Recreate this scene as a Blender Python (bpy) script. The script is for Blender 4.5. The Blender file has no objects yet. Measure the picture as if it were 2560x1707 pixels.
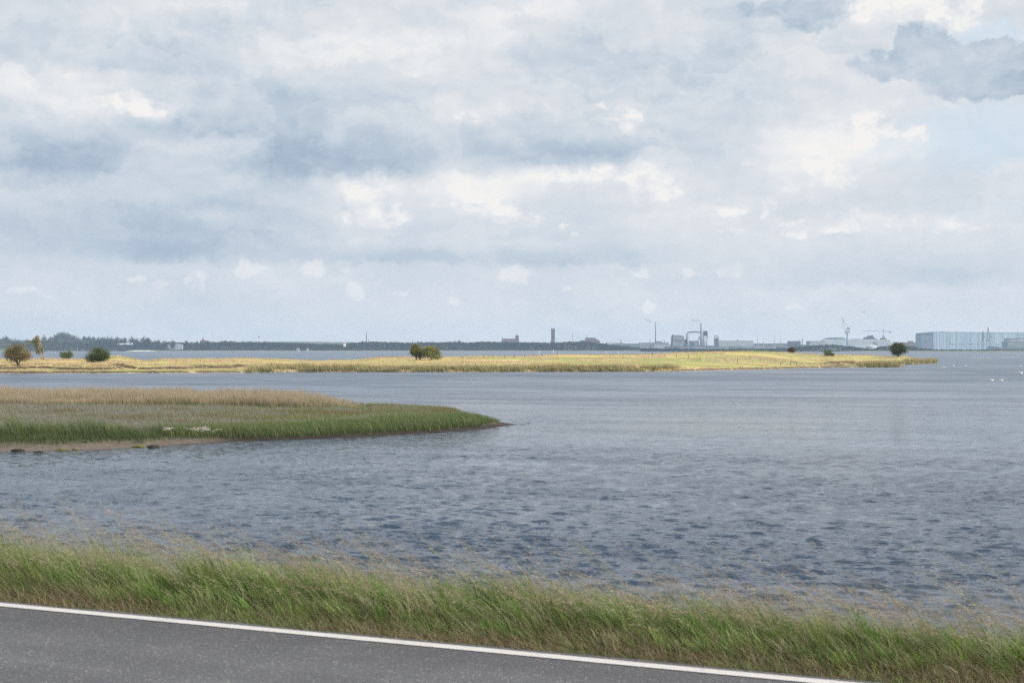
import bpy, math, random
import numpy as np
from mathutils import Vector

random.seed(7); RNG = np.random.default_rng(11)
F = 3556.0            # focal length in photograph pixels (50 mm on a 36 mm frame, 2560 px wide)
HZ = 873.0            # photograph row of the horizon
H = 6.0               # eye height above the water
ROADZ = 4.3
SC = bpy.context.scene

# ------------------------------------------------------------------ camera
cam = bpy.data.cameras.new('camera'); camo = bpy.data.objects.new('camera', cam)
SC.collection.objects.link(camo); SC.camera = camo
cam.lens = 50; cam.sensor_width = 36; cam.clip_start = 0.1; cam.clip_end = 40000
camo.location = (0, 0, H); camo.rotation_euler = (math.radians(90) + math.atan(19.5 / F), 0, 0)
cam.dof.use_dof = True; cam.dof.focus_distance = 300; cam.dof.aperture_fstop = 5.6

# ------------------------------------------------------------------ sun
SUN_AZ = (0.94, -0.34); SUN_EL = math.radians(36)
S = Vector((SUN_AZ[0] * math.cos(SUN_EL), SUN_AZ[1] * math.cos(SUN_EL), math.sin(SUN_EL))).normalized()
sl = bpy.data.lights.new('sun', 'SUN'); slo = bpy.data.objects.new('sun', sl)
SC.collection.objects.link(slo)
sl.energy = 4.6; sl.angle = math.radians(0.53); sl.color = (1.0, 0.93, 0.82)
slo.rotation_euler = S.to_track_quat('Z', 'Y').to_euler()

SC.view_settings.view_transform = 'Standard'; SC.view_settings.look = 'None'
SC.view_settings.gamma = 1; SC.view_settings.exposure = 0; SC.view_settings.use_curve_mapping = False

# ------------------------------------------------------------------ node helpers
def lin(r, g, b):
    def c(v):
        v /= 255.0
        return v / 12.92 if v <= 0.04045 else ((v + 0.055) / 1.055) ** 2.4
    return (c(r), c(g), c(b))

class NT:
    def __init__(s, tree): s.t = tree; s.n = tree.nodes; s.l = tree.links
    def node(s, typ, **kw):
        n = s.n.new(typ)
        for k, v in kw.items(): setattr(n, k, v)
        return n
    def put(s, sock, v):
        if v is None: return
        if isinstance(v, bpy.types.NodeSocket): s.l.new(v, sock)
        else:
            if hasattr(sock.default_value, '__len__') and not hasattr(v, '__len__'): v = (v,) * len(sock.default_value)
            if hasattr(v, '__len__') and len(sock.default_value) == 4 and len(v) == 3: v = (*v, 1)
            sock.default_value = v
    def m(s, op, a, b=None, c=None, clamp=False):
        n = s.node('ShaderNodeMath', operation=op, use_clamp=clamp)
        s.put(n.inputs[0], a); s.put(n.inputs[1], b); s.put(n.inputs[2], c)
        return n.outputs[0]
    def v(s, op, a, b=None, c=None, out=0):
        n = s.node('ShaderNodeVectorMath', operation=op)
        s.put(n.inputs[0], a); s.put(n.inputs[1], b); s.put(n.inputs[2], c)
        return n.outputs[out]
    def noise(s, vec, scale, detail=3, rough=0.5, dim='3D', out=0, dist=0.0):
        n = s.node('ShaderNodeTexNoise', noise_dimensions=dim)
        s.put(n.inputs['Vector'], vec); n.inputs['Scale'].default_value = scale
        n.inputs['Detail'].default_value = detail; n.inputs['Roughness'].default_value = rough
        n.inputs['Distortion'].default_value = dist
        return n.outputs[out]
    def ramp(s, f, stops, interp='LINEAR'):
        n = s.node('ShaderNodeValToRGB'); n.color_ramp.interpolation = interp
        e = n.color_ramp.elements
        while len(e) < len(stops): e.new(0.5)
        for el, (p, c) in zip(e, stops): el.position = p; el.color = (*c, 1)
        s.put(n.inputs[0], f); return n.outputs[0]
    def mix(s, f, a, b):
        n = s.node('ShaderNodeMix', data_type='RGBA')
        s.put(n.inputs[0], f); s.put(n.inputs[6], a); s.put(n.inputs[7], b); return n.outputs[2]
    def mr(s, v, a, b, c=0.0, d=1.0, smooth=True):
        n = s.node('ShaderNodeMapRange', interpolation_type='SMOOTHSTEP' if smooth else 'LINEAR')
        for i, x in enumerate((v, a, b, c, d)): s.put(n.inputs[i], x)
        return n.outputs[0]
    def sep(s, v):
        n = s.node('ShaderNodeSeparateXYZ'); s.put(n.inputs[0], v); return n.outputs
    def comb(s, x, y, z):
        n = s.node('ShaderNodeCombineXYZ')
        for i, q in enumerate((x, y, z)): s.put(n.inputs[i], q)
        return n.outputs[0]

# ------------------------------------------------------------------ world: NISHITA sky under a broken cloud deck
STR = 0.12
w = bpy.data.worlds.new('World'); SC.world = w; w.use_nodes = True
w.node_tree.nodes.clear(); W = NT(w.node_tree)
sky = W.node('ShaderNodeTexSky'); sky.sky_type = 'NISHITA'; sky.sun_disc = False
sky.sun_elevation = SUN_EL; sky.sun_rotation = math.atan2(SUN_AZ[0], SUN_AZ[1])
sky.air_density = 1.0; sky.dust_density = 1.5
gen = W.node('ShaderNodeTexCoord').outputs['Generated']
D = W.v('NORMALIZE', gen); dx, dy, dz = W.sep(D)
az = W.m('MULTIPLY', W.m('ARCTAN2', dx, dy), 180 / math.pi)
el = W.m('MULTIPLY', W.m('ARCSINE', dz), 180 / math.pi)
AE = W.comb(az, el, 0)                                    # azimuth, elevation in degrees
zz = W.m('ADD', W.m('MAXIMUM', dz, 0.0), 0.11)
q = W.comb(W.m('DIVIDE', dx, zz), W.m('DIVIDE', dy, zz), 0)   # a flat cloud deck seen from below
Ef = W.mr(el, 0, 12, 0.35, 1.0)
w1 = W.v('SUBTRACT', W.noise(AE, 0.35, 5, 0.55, '2D', 1), (0.5, 0.5, 0.5))
w2 = W.v('SUBTRACT', W.noise(AE, 1.3, 4, 0.55, '2D', 1), (0.5, 0.5, 0.5))
PS = W.v('ADD', AE, W.v('MULTIPLY', w1, (5.5, 2.2, 0)))                      # soft domain
PC = W.v('ADD', W.v('ADD', AE, W.v('MULTIPLY', w1, (1.4, 0.7, 0))), W.v('MULTIPLY', w2, (1.5, 0.95, 0)))
PM = W.v('ADD', W.v('ADD', AE, W.v('MULTIPLY', w1, (0.3, 0.15, 0))), W.v('MULTIPLY', w2, (1.25, 0.7, 0)))

def deg(px, py):
    u = (px - 1280) / F
    return math.degrees(math.atan(u)), math.degrees(math.atan((HZ - py) / F * math.cos(math.atan(u))))
def shelves(P, lst, up=1):
    acc = None; PA, PE, _ = W.sep(P)
    for px, py, rx, th, a in lst:
        A, E = deg(px, py); ra, th = math.degrees(rx / F), math.degrees(th / F)
        wnd = W.m('MULTIPLY_ADD', PA, 1 / ra, -A / ra); wnd = W.m('MAXIMUM', W.m('SUBTRACT', 1.0, W.m('MULTIPLY', wnd, wnd)), 0.0)
        t = W.m('MULTIPLY_ADD', PE, up / th, -E * up / th)
        sh = W.m('MULTIPLY', W.mr(t, -0.10, 0.10), W.mr(t, 0.08, 1.0, a, 0.0))
        sh = W.m('MULTIPLY', sh, wnd); acc = sh if acc is None else W.m('ADD', acc, sh)
    return acc
def blobs(P, lst):
    acc = None
    for px, py, rx, ry, a in lst:
        A, E = deg(px, py); ra, re = math.degrees(rx / F), math.degrees(ry / F)
        t = W.v('MULTIPLY_ADD', P, (1 / ra, 1 / re, 0), (-A / ra, -E / re, 0))
        t = W.v('DOT_PRODUCT', t, t, out=1)
        t = W.m('MAXIMUM', W.m('MULTIPLY_ADD', t, -a, a), 0.0)
        acc = t if acc is None else W.m('ADD', acc, t)
    return acc
dark_soft = [(850,400,330,75,.9),(480,315,130,60,.6),(120,410,230,80,.7),(370,150,190,50,.5),(330,560,500,90,.75),
             (480,470,500,95,.6),(450,632,220,38,.7),(1020,652,420,36,.55),(1520,640,330,42,.5),(2260,672,460,55,.5),
             (640,60,260,50,.5),(1500,60,150,70,.3),(1850,230,260,100,.35),(1380,380,280,45,.6),(1700,370,300,70,.3),
             (2480,640,260,80,.3),(250,320,160,50,.4),(1650,140,300,80,.25),(60,560,200,80,.35),(620,230,200,50,.35)]
bright_soft = [(340,20,260,75,.9),(20,235,100,75,.7),(150,195,140,50,.5),(900,140,330,110,.6),(1300,30,170,90,.8),
               (2170,20,240,80,.8),(2330,180,160,60,.35),(2050,400,260,110,.65),(1500,445,320,70,.6),(1150,480,260,90,.6),
               (880,480,170,80,.45),(1180,290,120,50,.5),(2280,300,220,70,.5),(1800,470,300,90,.3),(2150,560,420,50,.35),
               (1780,280,120,50,.4),(900,620,260,25,.3),(300,250,180,45,.45),(700,90,160,30,.4)]
crisp_b = [(330,262,120,38,1.0),(905,485,90,52,1.0),(950,535,110,42,1.1),(1180,490,110,55,.9),(1255,540,90,45,1.0),
           (1470,445,190,30,.8),(1630,480,95,42,1.0),(1555,300,50,42,1.2),(1515,268,40,15,.8),(2180,320,85,48,1.0),(2060,430,150,85,.6),
           (2380,30,95,62,1.1),(2140,20,120,50,.8),(1815,520,65,32,.9),(1920,515,36,36,.9),(2000,568,46,26,1.0),(2105,565,72,30,.9),
           (2285,570,34,20,1.0),(2400,560,80,30,.7),(2222,562,22,24,.8),(1185,300,55,26,.8),(1390,560,22,18,.8),(1850,580,60,14,.6),
           (2290,335,34,26,.9),(1430,585,30,14,.6)]
crisp_s = [(62,727,42,14,.9),(330,701,30,14,.9),(415,710,32,20,.8),(500,692,34,20,1.1),(498,722,22,18,.5),(622,673,50,26,1.2),
           (782,675,42,27,1.2),(885,730,34,30,1.2),(872,671,34,9,.8),(1010,734,22,14,.9),(1145,756,24,18,1.0),(1290,684,52,28,1.2),
           (1600,688,40,18,1.1),(1725,688,30,16,.9),(1830,682,42,24,.8),(1425,722,16,10,.9),(1615,770,24,15,.9),(1990,762,34,10,.6),
           (440,656,40,6,.5),(590,730,20,14,.5),(140,740,50,10,.4),(1700,745,60,12,.3),(2330,700,60,10,.3),(1870,782,20,9,.5),(690,740,30,14,.4)]
crisp_d = [(2320,100,85,55,1.6),(2400,150,200,70,1.7),(2250,165,140,42,1.2),(2480,205,210,58,1.7),(2570,190,100,70,1.4),
           (2040,35,130,55,1.1),(1960,20,160,30,.7),(2490,110,60,26,.8)]
ns = W.noise(q, 1.15, 6, 0.58, '2D')                        # cloud relief at every elevation
ne = W.noise(W.v('MULTIPLY', AE, (0.45, 1.0, 0)), 0.42, 5, 0.55, '2D')
nfv = W.v('ADD', W.v('MULTIPLY', AE, (0.8, 1.3, 0)), W.v('MULTIPLY', w1, (1.5, 1.0, 0)))
nf = W.noise(nfv, 1.15, 5, 0.56, '2D')
nf2 = W.noise(W.v('ADD', nfv, (0.30, 0.42, 0)), 1.15, 5, 0.56, '2D')
rel = W.m('SUBTRACT', nf, nf2)                              # lit from the upper right, shaded lower left
nc = W.m('MULTIPLY_ADD', W.m('SUBTRACT', nf, 0.5), 0.7, 0.0)
T = W.m('SUBTRACT', blobs(PS, bright_soft), blobs(PS, dark_soft))
T = W.m('MULTIPLY', T, 0.30)
T = W.m('ADD', T, W.m('MULTIPLY', W.m('SUBTRACT', ns, 0.5), 0.22))
T = W.m('ADD', T, W.m('MULTIPLY', W.m('SUBTRACT', ne, 0.5), 0.42))
T = W.m('MULTIPLY', T, Ef)
T = W.m('ADD', T, W.m('MULTIPLY_ADD', az, 0.0035, 0.545))
bb = W.m('ADD', blobs(PC, crisp_b), nc)
cb = W.m('ADD', W.mr(bb, 0.05, 1.15, 0, 0.62), W.mr(bb, 0.36, 0.62, 0, 0.38))
cs = W.mr(W.m('ADD', blobs(PM, crisp_s), W.m('MULTIPLY', nc, 1.5)), 0.15, 0.95)
dd_ = W.m('ADD', blobs(PC, crisp_d), nc)
cd = W.m('ADD', W.mr(dd_, 0.0, 1.1, 0, 0.72), W.mr(dd_, 0.28, 0.66, 0, 0.28))
relief = W.m('MULTIPLY_ADD', rel, 0.8, 0.17)
base_ = [(830,430,420,260,.95),(1400,420,260,150,.6),(140,430,260,130,.7),(520,345,170,120,.45),(400,652,480,170,.65),(1000,656,330,70,.55),(1500,664,330,70,.5),
         (2250,714,480,120,.5),(380,180,260,70,.4),(1700,255,300,130,.3),(2010,84,170,90,.4),(560,585,300,60,.3),(2500,560,160,70,.3)]
top_ = [(280,243,190,110,.9),(110,290,150,80,.5),(560,335,190,90,.5),(900,440,180,140,.7),(1200,440,170,130,.7),(1500,415,250,90,.7),(2080,320,280,160,.6),
        (1700,490,220,100,.4),(2200,535,320,70,.4),(1000,70,280,150,.45),(80,175,150,70,.5),(2250,-10,260,120,.5),(1350,600,200,40,.25),(700,690,200,50,.2)]
T = W.m('SUBTRACT', T, W.m('MULTIPLY', shelves(PM, base_), 0.30))
T = W.m('ADD', T, W.m('MULTIPLY', shelves(PC, top_, -1), 0.30))
T = W.m('ADD', T, W.m('MULTIPLY', W.m('MULTIPLY', rel, 0.28), Ef))
nb = W.noise(W.v('MULTIPLY', PC, (0.20, 0.42, 0)), 1.0, 4, 0.5, '2D')
bil = W.m('MULTIPLY', W.m('SUBTRACT', W.mr(nb, 0.46, 0.53), 0.5), W.mr(nb, 0.50, 0.72, 1.0, 0.1))
T = W.m('ADD', T, W.m('MULTIPLY', W.m('MULTIPLY', bil, 0.12), Ef))
nb2 = W.noise(W.v('ADD', W.v('MULTIPLY', PC, (0.45, 0.9, 0)), (7.3, 3.1, 0)), 1.0, 4, 0.5, '2D')
bil2 = W.m('MULTIPLY', W.m('SUBTRACT', W.mr(nb2, 0.52, 0.60), 0.2), W.mr(nb2, 0.55, 0.75, 1.0, 0.3))
T = W.m('ADD', T, W.m('MULTIPLY', W.m('MULTIPLY', bil2, 0.06), Ef))
T = W.m('ADD', T, W.m('MULTIPLY', cb, relief))
T = W.m('ADD', T, W.m('MULTIPLY', cs, 0.23))
T = W.m('SUBTRACT', T, W.m('MULTIPLY', cd, 0.42))
k = 1 / STR
def sc(c): return tuple(x * k for x in lin(*c))
cloud = W.ramp(T, [(0.0, lin(166,183,202)), (0.22, lin(187,201,215)), (0.42, lin(206,215,224)), (0.60, lin(219,224,230)),
                   (0.80, lin(232,234,237)), (1.0, lin(246,244,241))])
cloud = W.v('MULTIPLY', cloud, (k, k, k))
up = W.mr(el, 15, 40, 0.0, 1.0)
skyc = W.v('MULTIPLY', sky.outputs[0], (1.0, 1.0, 1.0))
hole = blobs(PS, [(2440,350,260,90,1.0),(2490,80,90,55,1.1),(2500,520,200,60,.3),(1230,2,60,16,.8)])
hole = W.m('MULTIPLY', W.mr(hole, 0.0, 1.0, 0.0, 0.62), W.m('SUBTRACT', 1.0, cd))
hole = W.m('MULTIPLY', hole, W.m('SUBTRACT', 1.0, W.m('MULTIPLY', cb, 0.9)))
pale = W.v('MULTIPLY', sc((203,224,240)), (1, 1, 1))
cloud = W.mix(hole, cloud, pale)
gaps = W.m('MULTIPLY', W.mr(W.noise(q, 2.2, 5, 0.55, '2D'), 0.42, 0.62), W.m('MULTIPLY', up, 0.8))
upl = W.mr(el, 13, 34, 0.0, 1.0)
cloud = W.v('MULTIPLY', cloud, W.mix(upl, (1, 1, 1), (2.25, 2.08, 1.88)))
final = W.mix(gaps, cloud, W.v('MULTIPLY', skyc, (1.15, 1.2, 1.35)))
below = W.mr(el, -1.5, -0.3, 1.0, 0.0)
final = W.mix(below, final, sc((120,130,135)))
bg = W.node('ShaderNodeBackground'); W.put(bg.inputs[0], final); bg.inputs[1].default_value = STR
wo = W.node('ShaderNodeOutputWorld'); W.l.new(bg.outputs[0], wo.inputs[0])
w.cycles.sampling_method = 'MANUAL'; w.cycles.sample_map_resolution = 512

# ------------------------------------------------------------------ numpy noise
def vnoise(x, y, seed=0):
    xi = np.floor(x).astype(np.int64); yi = np.floor(y).astype(np.int64)
    fx = x - xi; fy = y - yi; fx = fx * fx * (3 - 2 * fx); fy = fy * fy * (3 - 2 * fy)
    def h(a, b):
        n = (a * 374761393 + b * 668265263 + seed * 974634777) & 0xffffffff
        n = ((n ^ (n >> 13)) * 1274126177) & 0xffffffff
        return ((n ^ (n >> 16)) & 0xffff) / 65535.0
    return (h(xi, yi) * (1 - fx) + h(xi + 1, yi) * fx) * (1 - fy) + (h(xi, yi + 1) * (1 - fx) + h(xi + 1, yi + 1) * fx) * fy
def fbm(x, y, seed=0, o=4):
    s = 0; a = 0.5; t = 0
    for i in range(o):
        s = s + a * vnoise(x, y, seed + i * 17); t += a; x = x * 2.03 + 5.1; y = y * 2.03 + 1.7; a *= 0.5
    return s / t
def sstep(x, a, b):
    t = np.clip((x - a) / (b - a), 0, 1); return t * t * (3 - 2 * t)
def lerp3(a, b, t):
    return np.asarray(a) * (1 - t[..., None]) + np.asarray(b) * t[..., None]

# ------------------------------------------------------------------ object helpers
def tag(o, label=None, cat=None, group=None, kind=None):
    if label: o['label'] = label
    if cat: o['category'] = cat
    if group: o['group'] = group
    if kind: o['kind'] = kind
    return o
def empty(name, loc, label=None, cat=None, group=None, rz=0):
    o = bpy.data.objects.new(name, None); SC.collection.objects.link(o)
    o.location = loc; o.rotation_euler = (0, 0, rz); o.empty_display_size = 0.2
    return tag(o, label, cat, group)
def mesh_np(name, verts, faces, mat, parent=None, col=None, smooth=False, loc=None):
    """faces: (n,3) or (n,4) int array"""
    me = bpy.data.meshes.new(name); verts = np.asarray(verts, np.float32); faces = np.asarray(faces, np.int32)
    k = faces.shape[1]
    me.vertices.add(len(verts)); me.vertices.foreach_set('co', verts.ravel())
    me.loops.add(faces.size); me.loops.foreach_set('vertex_index', faces.ravel())
    me.polygons.add(len(faces)); me.polygons.foreach_set('loop_start', np.arange(0, faces.size, k, dtype=np.int32))
    try: me.polygons.foreach_set('loop_total', np.full(len(faces), k, np.int32))
    except Exception: pass
    if smooth: me.polygons.foreach_set('use_smooth', np.ones(len(faces), bool))
    if col is not None:
        a = me.color_attributes.new('Col', 'FLOAT_COLOR', 'POINT')
        c = np.ones((len(verts), 4), np.float32); c[:, :3] = col
        a.data.foreach_set('color', c.ravel())
    me.update(calc_edges=True); me.validate()
    me.materials.append(mat)
    o = bpy.data.objects.new(name, me); SC.collection.objects.link(o)
    if parent is not None: o.parent = parent
    if loc is not None: o.location = loc
    return o
class MB:
    def __init__(s): s.v = []; s.f = []
    def add(s, vs, fs):
        b = len(s.v); s.v += [tuple(v) for v in vs]; s.f += [tuple(b + i for i in f) for f in fs]; return s
    def box(s, x0, x1, y0, y1, z0, z1):
        return s.add([(x0,y0,z0),(x1,y0,z0),(x1,y1,z0),(x0,y1,z0),(x0,y0,z1),(x1,y0,z1),(x1,y1,z1),(x0,y1,z1)],
                     [(3,2,1,0),(4,5,6,7),(0,1,5,4),(1,2,6,5),(2,3,7,6),(3,0,4,7)])
    def poly(s, pts, y0, y1):
        """outline in x,z extruded from y0 to y1"""
        n = len(pts)
        return s.add([(x, y0, z) for x, z in pts] + [(x, y1, z) for x, z in pts],
                     [tuple(range(n)), tuple(range(2*n-1, n-1, -1))] + [((i+1) % n, i, n+i, n+(i+1) % n) for i in range(n)])
    def gable(s, x0, x1, y0, y1, z0, z1, axis='x'):
        if axis == 'x':
            ym = (y0+y1)/2
            return s.add([(x0,y0,z0),(x1,y0,z0),(x1,y1,z0),(x0,y1,z0),(x0,ym,z1),(x1,ym,z1)], [(3,2,1,0),(0,1,5,4),(2,3,4,5),(3,0,4),(1,2,5)])
        xm = (x0+x1)/2
        return s.add([(x0,y0,z0),(x1,y0,z0),(x1,y1,z0),(x0,y1,z0),(xm,y0,z1),(xm,y1,z1)], [(3,2,1,0),(0,4,5,3),(1,2,5,4),(0,1,4),(2,3,5)])
    def cyl(s, x, y, z0, z1, r0, r1=None, n=12):
        r1 = r0 if r1 is None else r1
        return s.tube([(x,y,z0),(x,y,z1)], [r0, r1], n)
    def tube(s, pts, rad, n=6, flat=1.0):
        pts = [Vector(p) for p in pts]; vs = []; fs = []
        for i, p in enumerate(pts):
            d = (pts[min(i+1, len(pts)-1)] - pts[max(i-1, 0)]).normalized()
            a = d.cross(Vector((0,0,1)) if abs(d.z) < 0.95 else Vector((1,0,0))).normalized(); b = d.cross(a).normalized()
            r = rad[i] if hasattr(rad, '__len__') else rad
            for j in range(n):
                t = 2 * math.pi * (j + 0.5) / n
                vs.append(p + a * (r * math.cos(t)) + b * (r * flat * math.sin(t)))
        for i in range(len(pts)-1):
            for j in range(n):
                a0 = i*n+j; a1 = i*n+(j+1) % n
                fs.append((a0, a1, a1+n, a0+n))
        fs.append(tuple(range(n-1, -1, -1))); fs.append(tuple(range((len(pts)-1)*n, len(pts)*n)))
        return s.add(vs, fs)
    def build(s, name, mat, parent=None, smooth=False, loc=None):
        me = bpy.data.meshes.new(name); me.from_pydata(s.v, [], s.f); me.validate(); me.update()
        me.materials.append(mat)
        if smooth: me.polygons.foreach_set('use_smooth', [True] * len(me.polygons))
        o = bpy.data.objects.new(name, me); SC.collection.objects.link(o)
        if parent is not None: o.parent = parent
        if loc is not None: o.location = loc
        return o

def mat_new(name):
    m = bpy.data.materials.new(name); m.use_nodes = True; m.node_tree.nodes.clear()
    N = NT(m.node_tree); out = N.node('ShaderNodeOutputMaterial'); return m, N, out
def mat_basic(name, c, rough=0.7, var=0.12, scale=0.3, metal=0.0, stretch=(1,1,1)):
    m, N, out = mat_new(name)
    b = N.node('ShaderNodeBsdfPrincipled'); b.inputs['Roughness'].default_value = rough; b.inputs['Metallic'].default_value = metal
    co = N.node('ShaderNodeTexCoord').outputs['Object']
    n = N.noise(N.v('MULTIPLY', co, stretch), scale, 5, 0.6)
    f = N.mr(n, 0.3, 0.7, 1 - var, 1 + var)
    N.put(b.inputs['Base Color'], N.v('MULTIPLY', tuple(c), N.comb(f, f, f)))
    N.l.new(b.outputs[0], out.inputs[0]); return m
def mat_leaf(name, transl=0.35, rough=0.6, spec=0.25):
    m, N, out = mat_new(name)
    at = N.node('ShaderNodeAttribute'); at.attribute_name = 'Col'
    b = N.node('ShaderNodeBsdfPrincipled'); b.inputs['Roughness'].default_value = rough
    b.inputs['Specular IOR Level'].default_value = spec
    N.put(b.inputs['Base Color'], at.outputs['Color'])
    t = N.node('ShaderNodeBsdfTranslucent'); N.put(t.inputs[0], at.outputs['Color'])
    mx = N.node('ShaderNodeMixShader'); mx.inputs[0].default_value = transl
    N.l.new(b.outputs[0], mx.inputs[1]); N.l.new(t.outputs[0], mx.inputs[2]); N.l.new(mx.outputs[0], out.inputs[0])
    return m
def mat_ground(name, var=0.35, scale=1.0, stretch=(1,1,1), bump=0.0):
    m, N, out = mat_new(name)
    at = N.node('ShaderNodeAttribute'); at.attribute_name = 'Col'
    co = N.node('ShaderNodeTexCoord').outputs['Object']; cs_ = N.v('MULTIPLY', co, stretch)
    n = N.noise(cs_, scale, 6, 0.65); f = N.mr(n, 0.25, 0.75, 1 - var, 1 + var)
    b = N.node('ShaderNodeBsdfPrincipled'); b.inputs['Roughness'].default_value = 0.9; b.inputs['Specular IOR Level'].default_value = 0.2
    N.put(b.inputs['Base Color'], N.v('MULTIPLY', at.outputs['Color'], N.comb(f, f, f)))
    if bump:
        bp = N.node('ShaderNodeBump'); bp.inputs['Strength'].default_value = 0.6; bp.inputs['Distance'].default_value = bump
        N.put(bp.inputs['Height'], n); N.l.new(bp.outputs[0], b.inputs['Normal'])
    N.l.new(b.outputs[0], out.inputs[0]); return m
LEAF = mat_leaf('foliage'); GRASS = mat_leaf('grass_blades', 0.3); GROUND = mat_ground('soil_and_turf', 0.3, 0.6, (1, 0.5, 1), 0.05)

def blades(name, P, h, wd, lean, ldir, yaw, c0, c1, mat, segs=3, cmid=None):
    """P (n,3) bases; h, wd, lean (n,); ldir (n,2) unit direction of the lean; c0,c1 (n,3) base and tip colours -> verts, tris, cols"""
    n = len(P); ts = np.linspace(0, 1, segs + 1)
    V = np.zeros((n, 2 * segs + 1, 3), np.float32); C = np.zeros((n, 2 * segs + 1, 3), np.float32)
    wx = np.cos(yaw); wy = np.sin(yaw)
    for i, t in enumerate(ts):
        off = lean * h * t ** 1.7; z = h * (t - 0.35 * np.minimum(lean, 1.2) * t * t)
        cx = P[:, 0] + ldir[:, 0] * off; cy = P[:, 1] + ldir[:, 1] * off; cz = P[:, 2] + z
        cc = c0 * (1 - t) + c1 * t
        if i < segs:
            hw = wd * (1 - 0.75 * t) * 0.5
            V[:, 2*i] = np.stack([cx - wx * hw, cy - wy * hw, cz], 1); V[:, 2*i+1] = np.stack([cx + wx * hw, cy + wy * hw, cz], 1)
            C[:, 2*i] = cc; C[:, 2*i+1] = cc
        else:
            V[:, 2*i] = np.stack([cx, cy, cz], 1); C[:, 2*i] = cc
    tr = []
    for i in range(segs - 1):
        a = 2 * i; tr += [(a, a+1, a+3), (a, a+3, a+2)]
    tr.append((2*segs-2, 2*segs-1, 2*segs))
    tr = np.array(tr); T = (tr[None] + (np.arange(n) * (2 * segs + 1))[:, None, None]).reshape(-1, 3)
    return V.reshape(-1, 3), T, C.reshape(-1, 3)
def join(parts):
    V, T, C = [], [], []; b = 0
    for v, t, c in parts:
        V.append(v); T.append(t + b); C.append(c); b += len(v)
    return np.concatenate(V), np.concatenate(T), np.concatenate(C)
def leafs(P, size, c, rng, asp=1.0, vert=0.0):
    """random triangles-pairs (quads) at points P"""
    n = len(P)
    a = rng.normal(size=(n, 3)); a /= np.linalg.norm(a, axis=1)[:, None]
    b = rng.normal(size=(n, 3)); b -= (b * a).sum(1)[:, None] * a; b /= np.linalg.norm(b, axis=1)[:, None]
    s = (size * (0.6 + 0.8 * rng.random(n)))[:, None] * 0.5
    V = np.stack([P - a*s*asp, P - b*s*0.6, P + a*s*asp, P + b*s*0.6], 1)
    T = (np.array([(0,1,2),(0,2,3)])[None] + (np.arange(n)*4)[:, None, None]).reshape(-1, 3)
    return V.reshape(-1, 3), T, np.repeat(c, 4, axis=0)
def pick(rng, cols, n, var=0.15):
    c = np.array(cols)[rng.integers(0, len(cols), n)]
    return c * (1 + var * rng.normal(size=(n, 1))).clip(0.5, 1.6)
def X(px, d): return (px - 1280) / F * d
def Z(py, d): return H + (HZ - py) / F * d
def dist_row(py, z=0.0): return (H - z) * F / (py - HZ)

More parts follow.
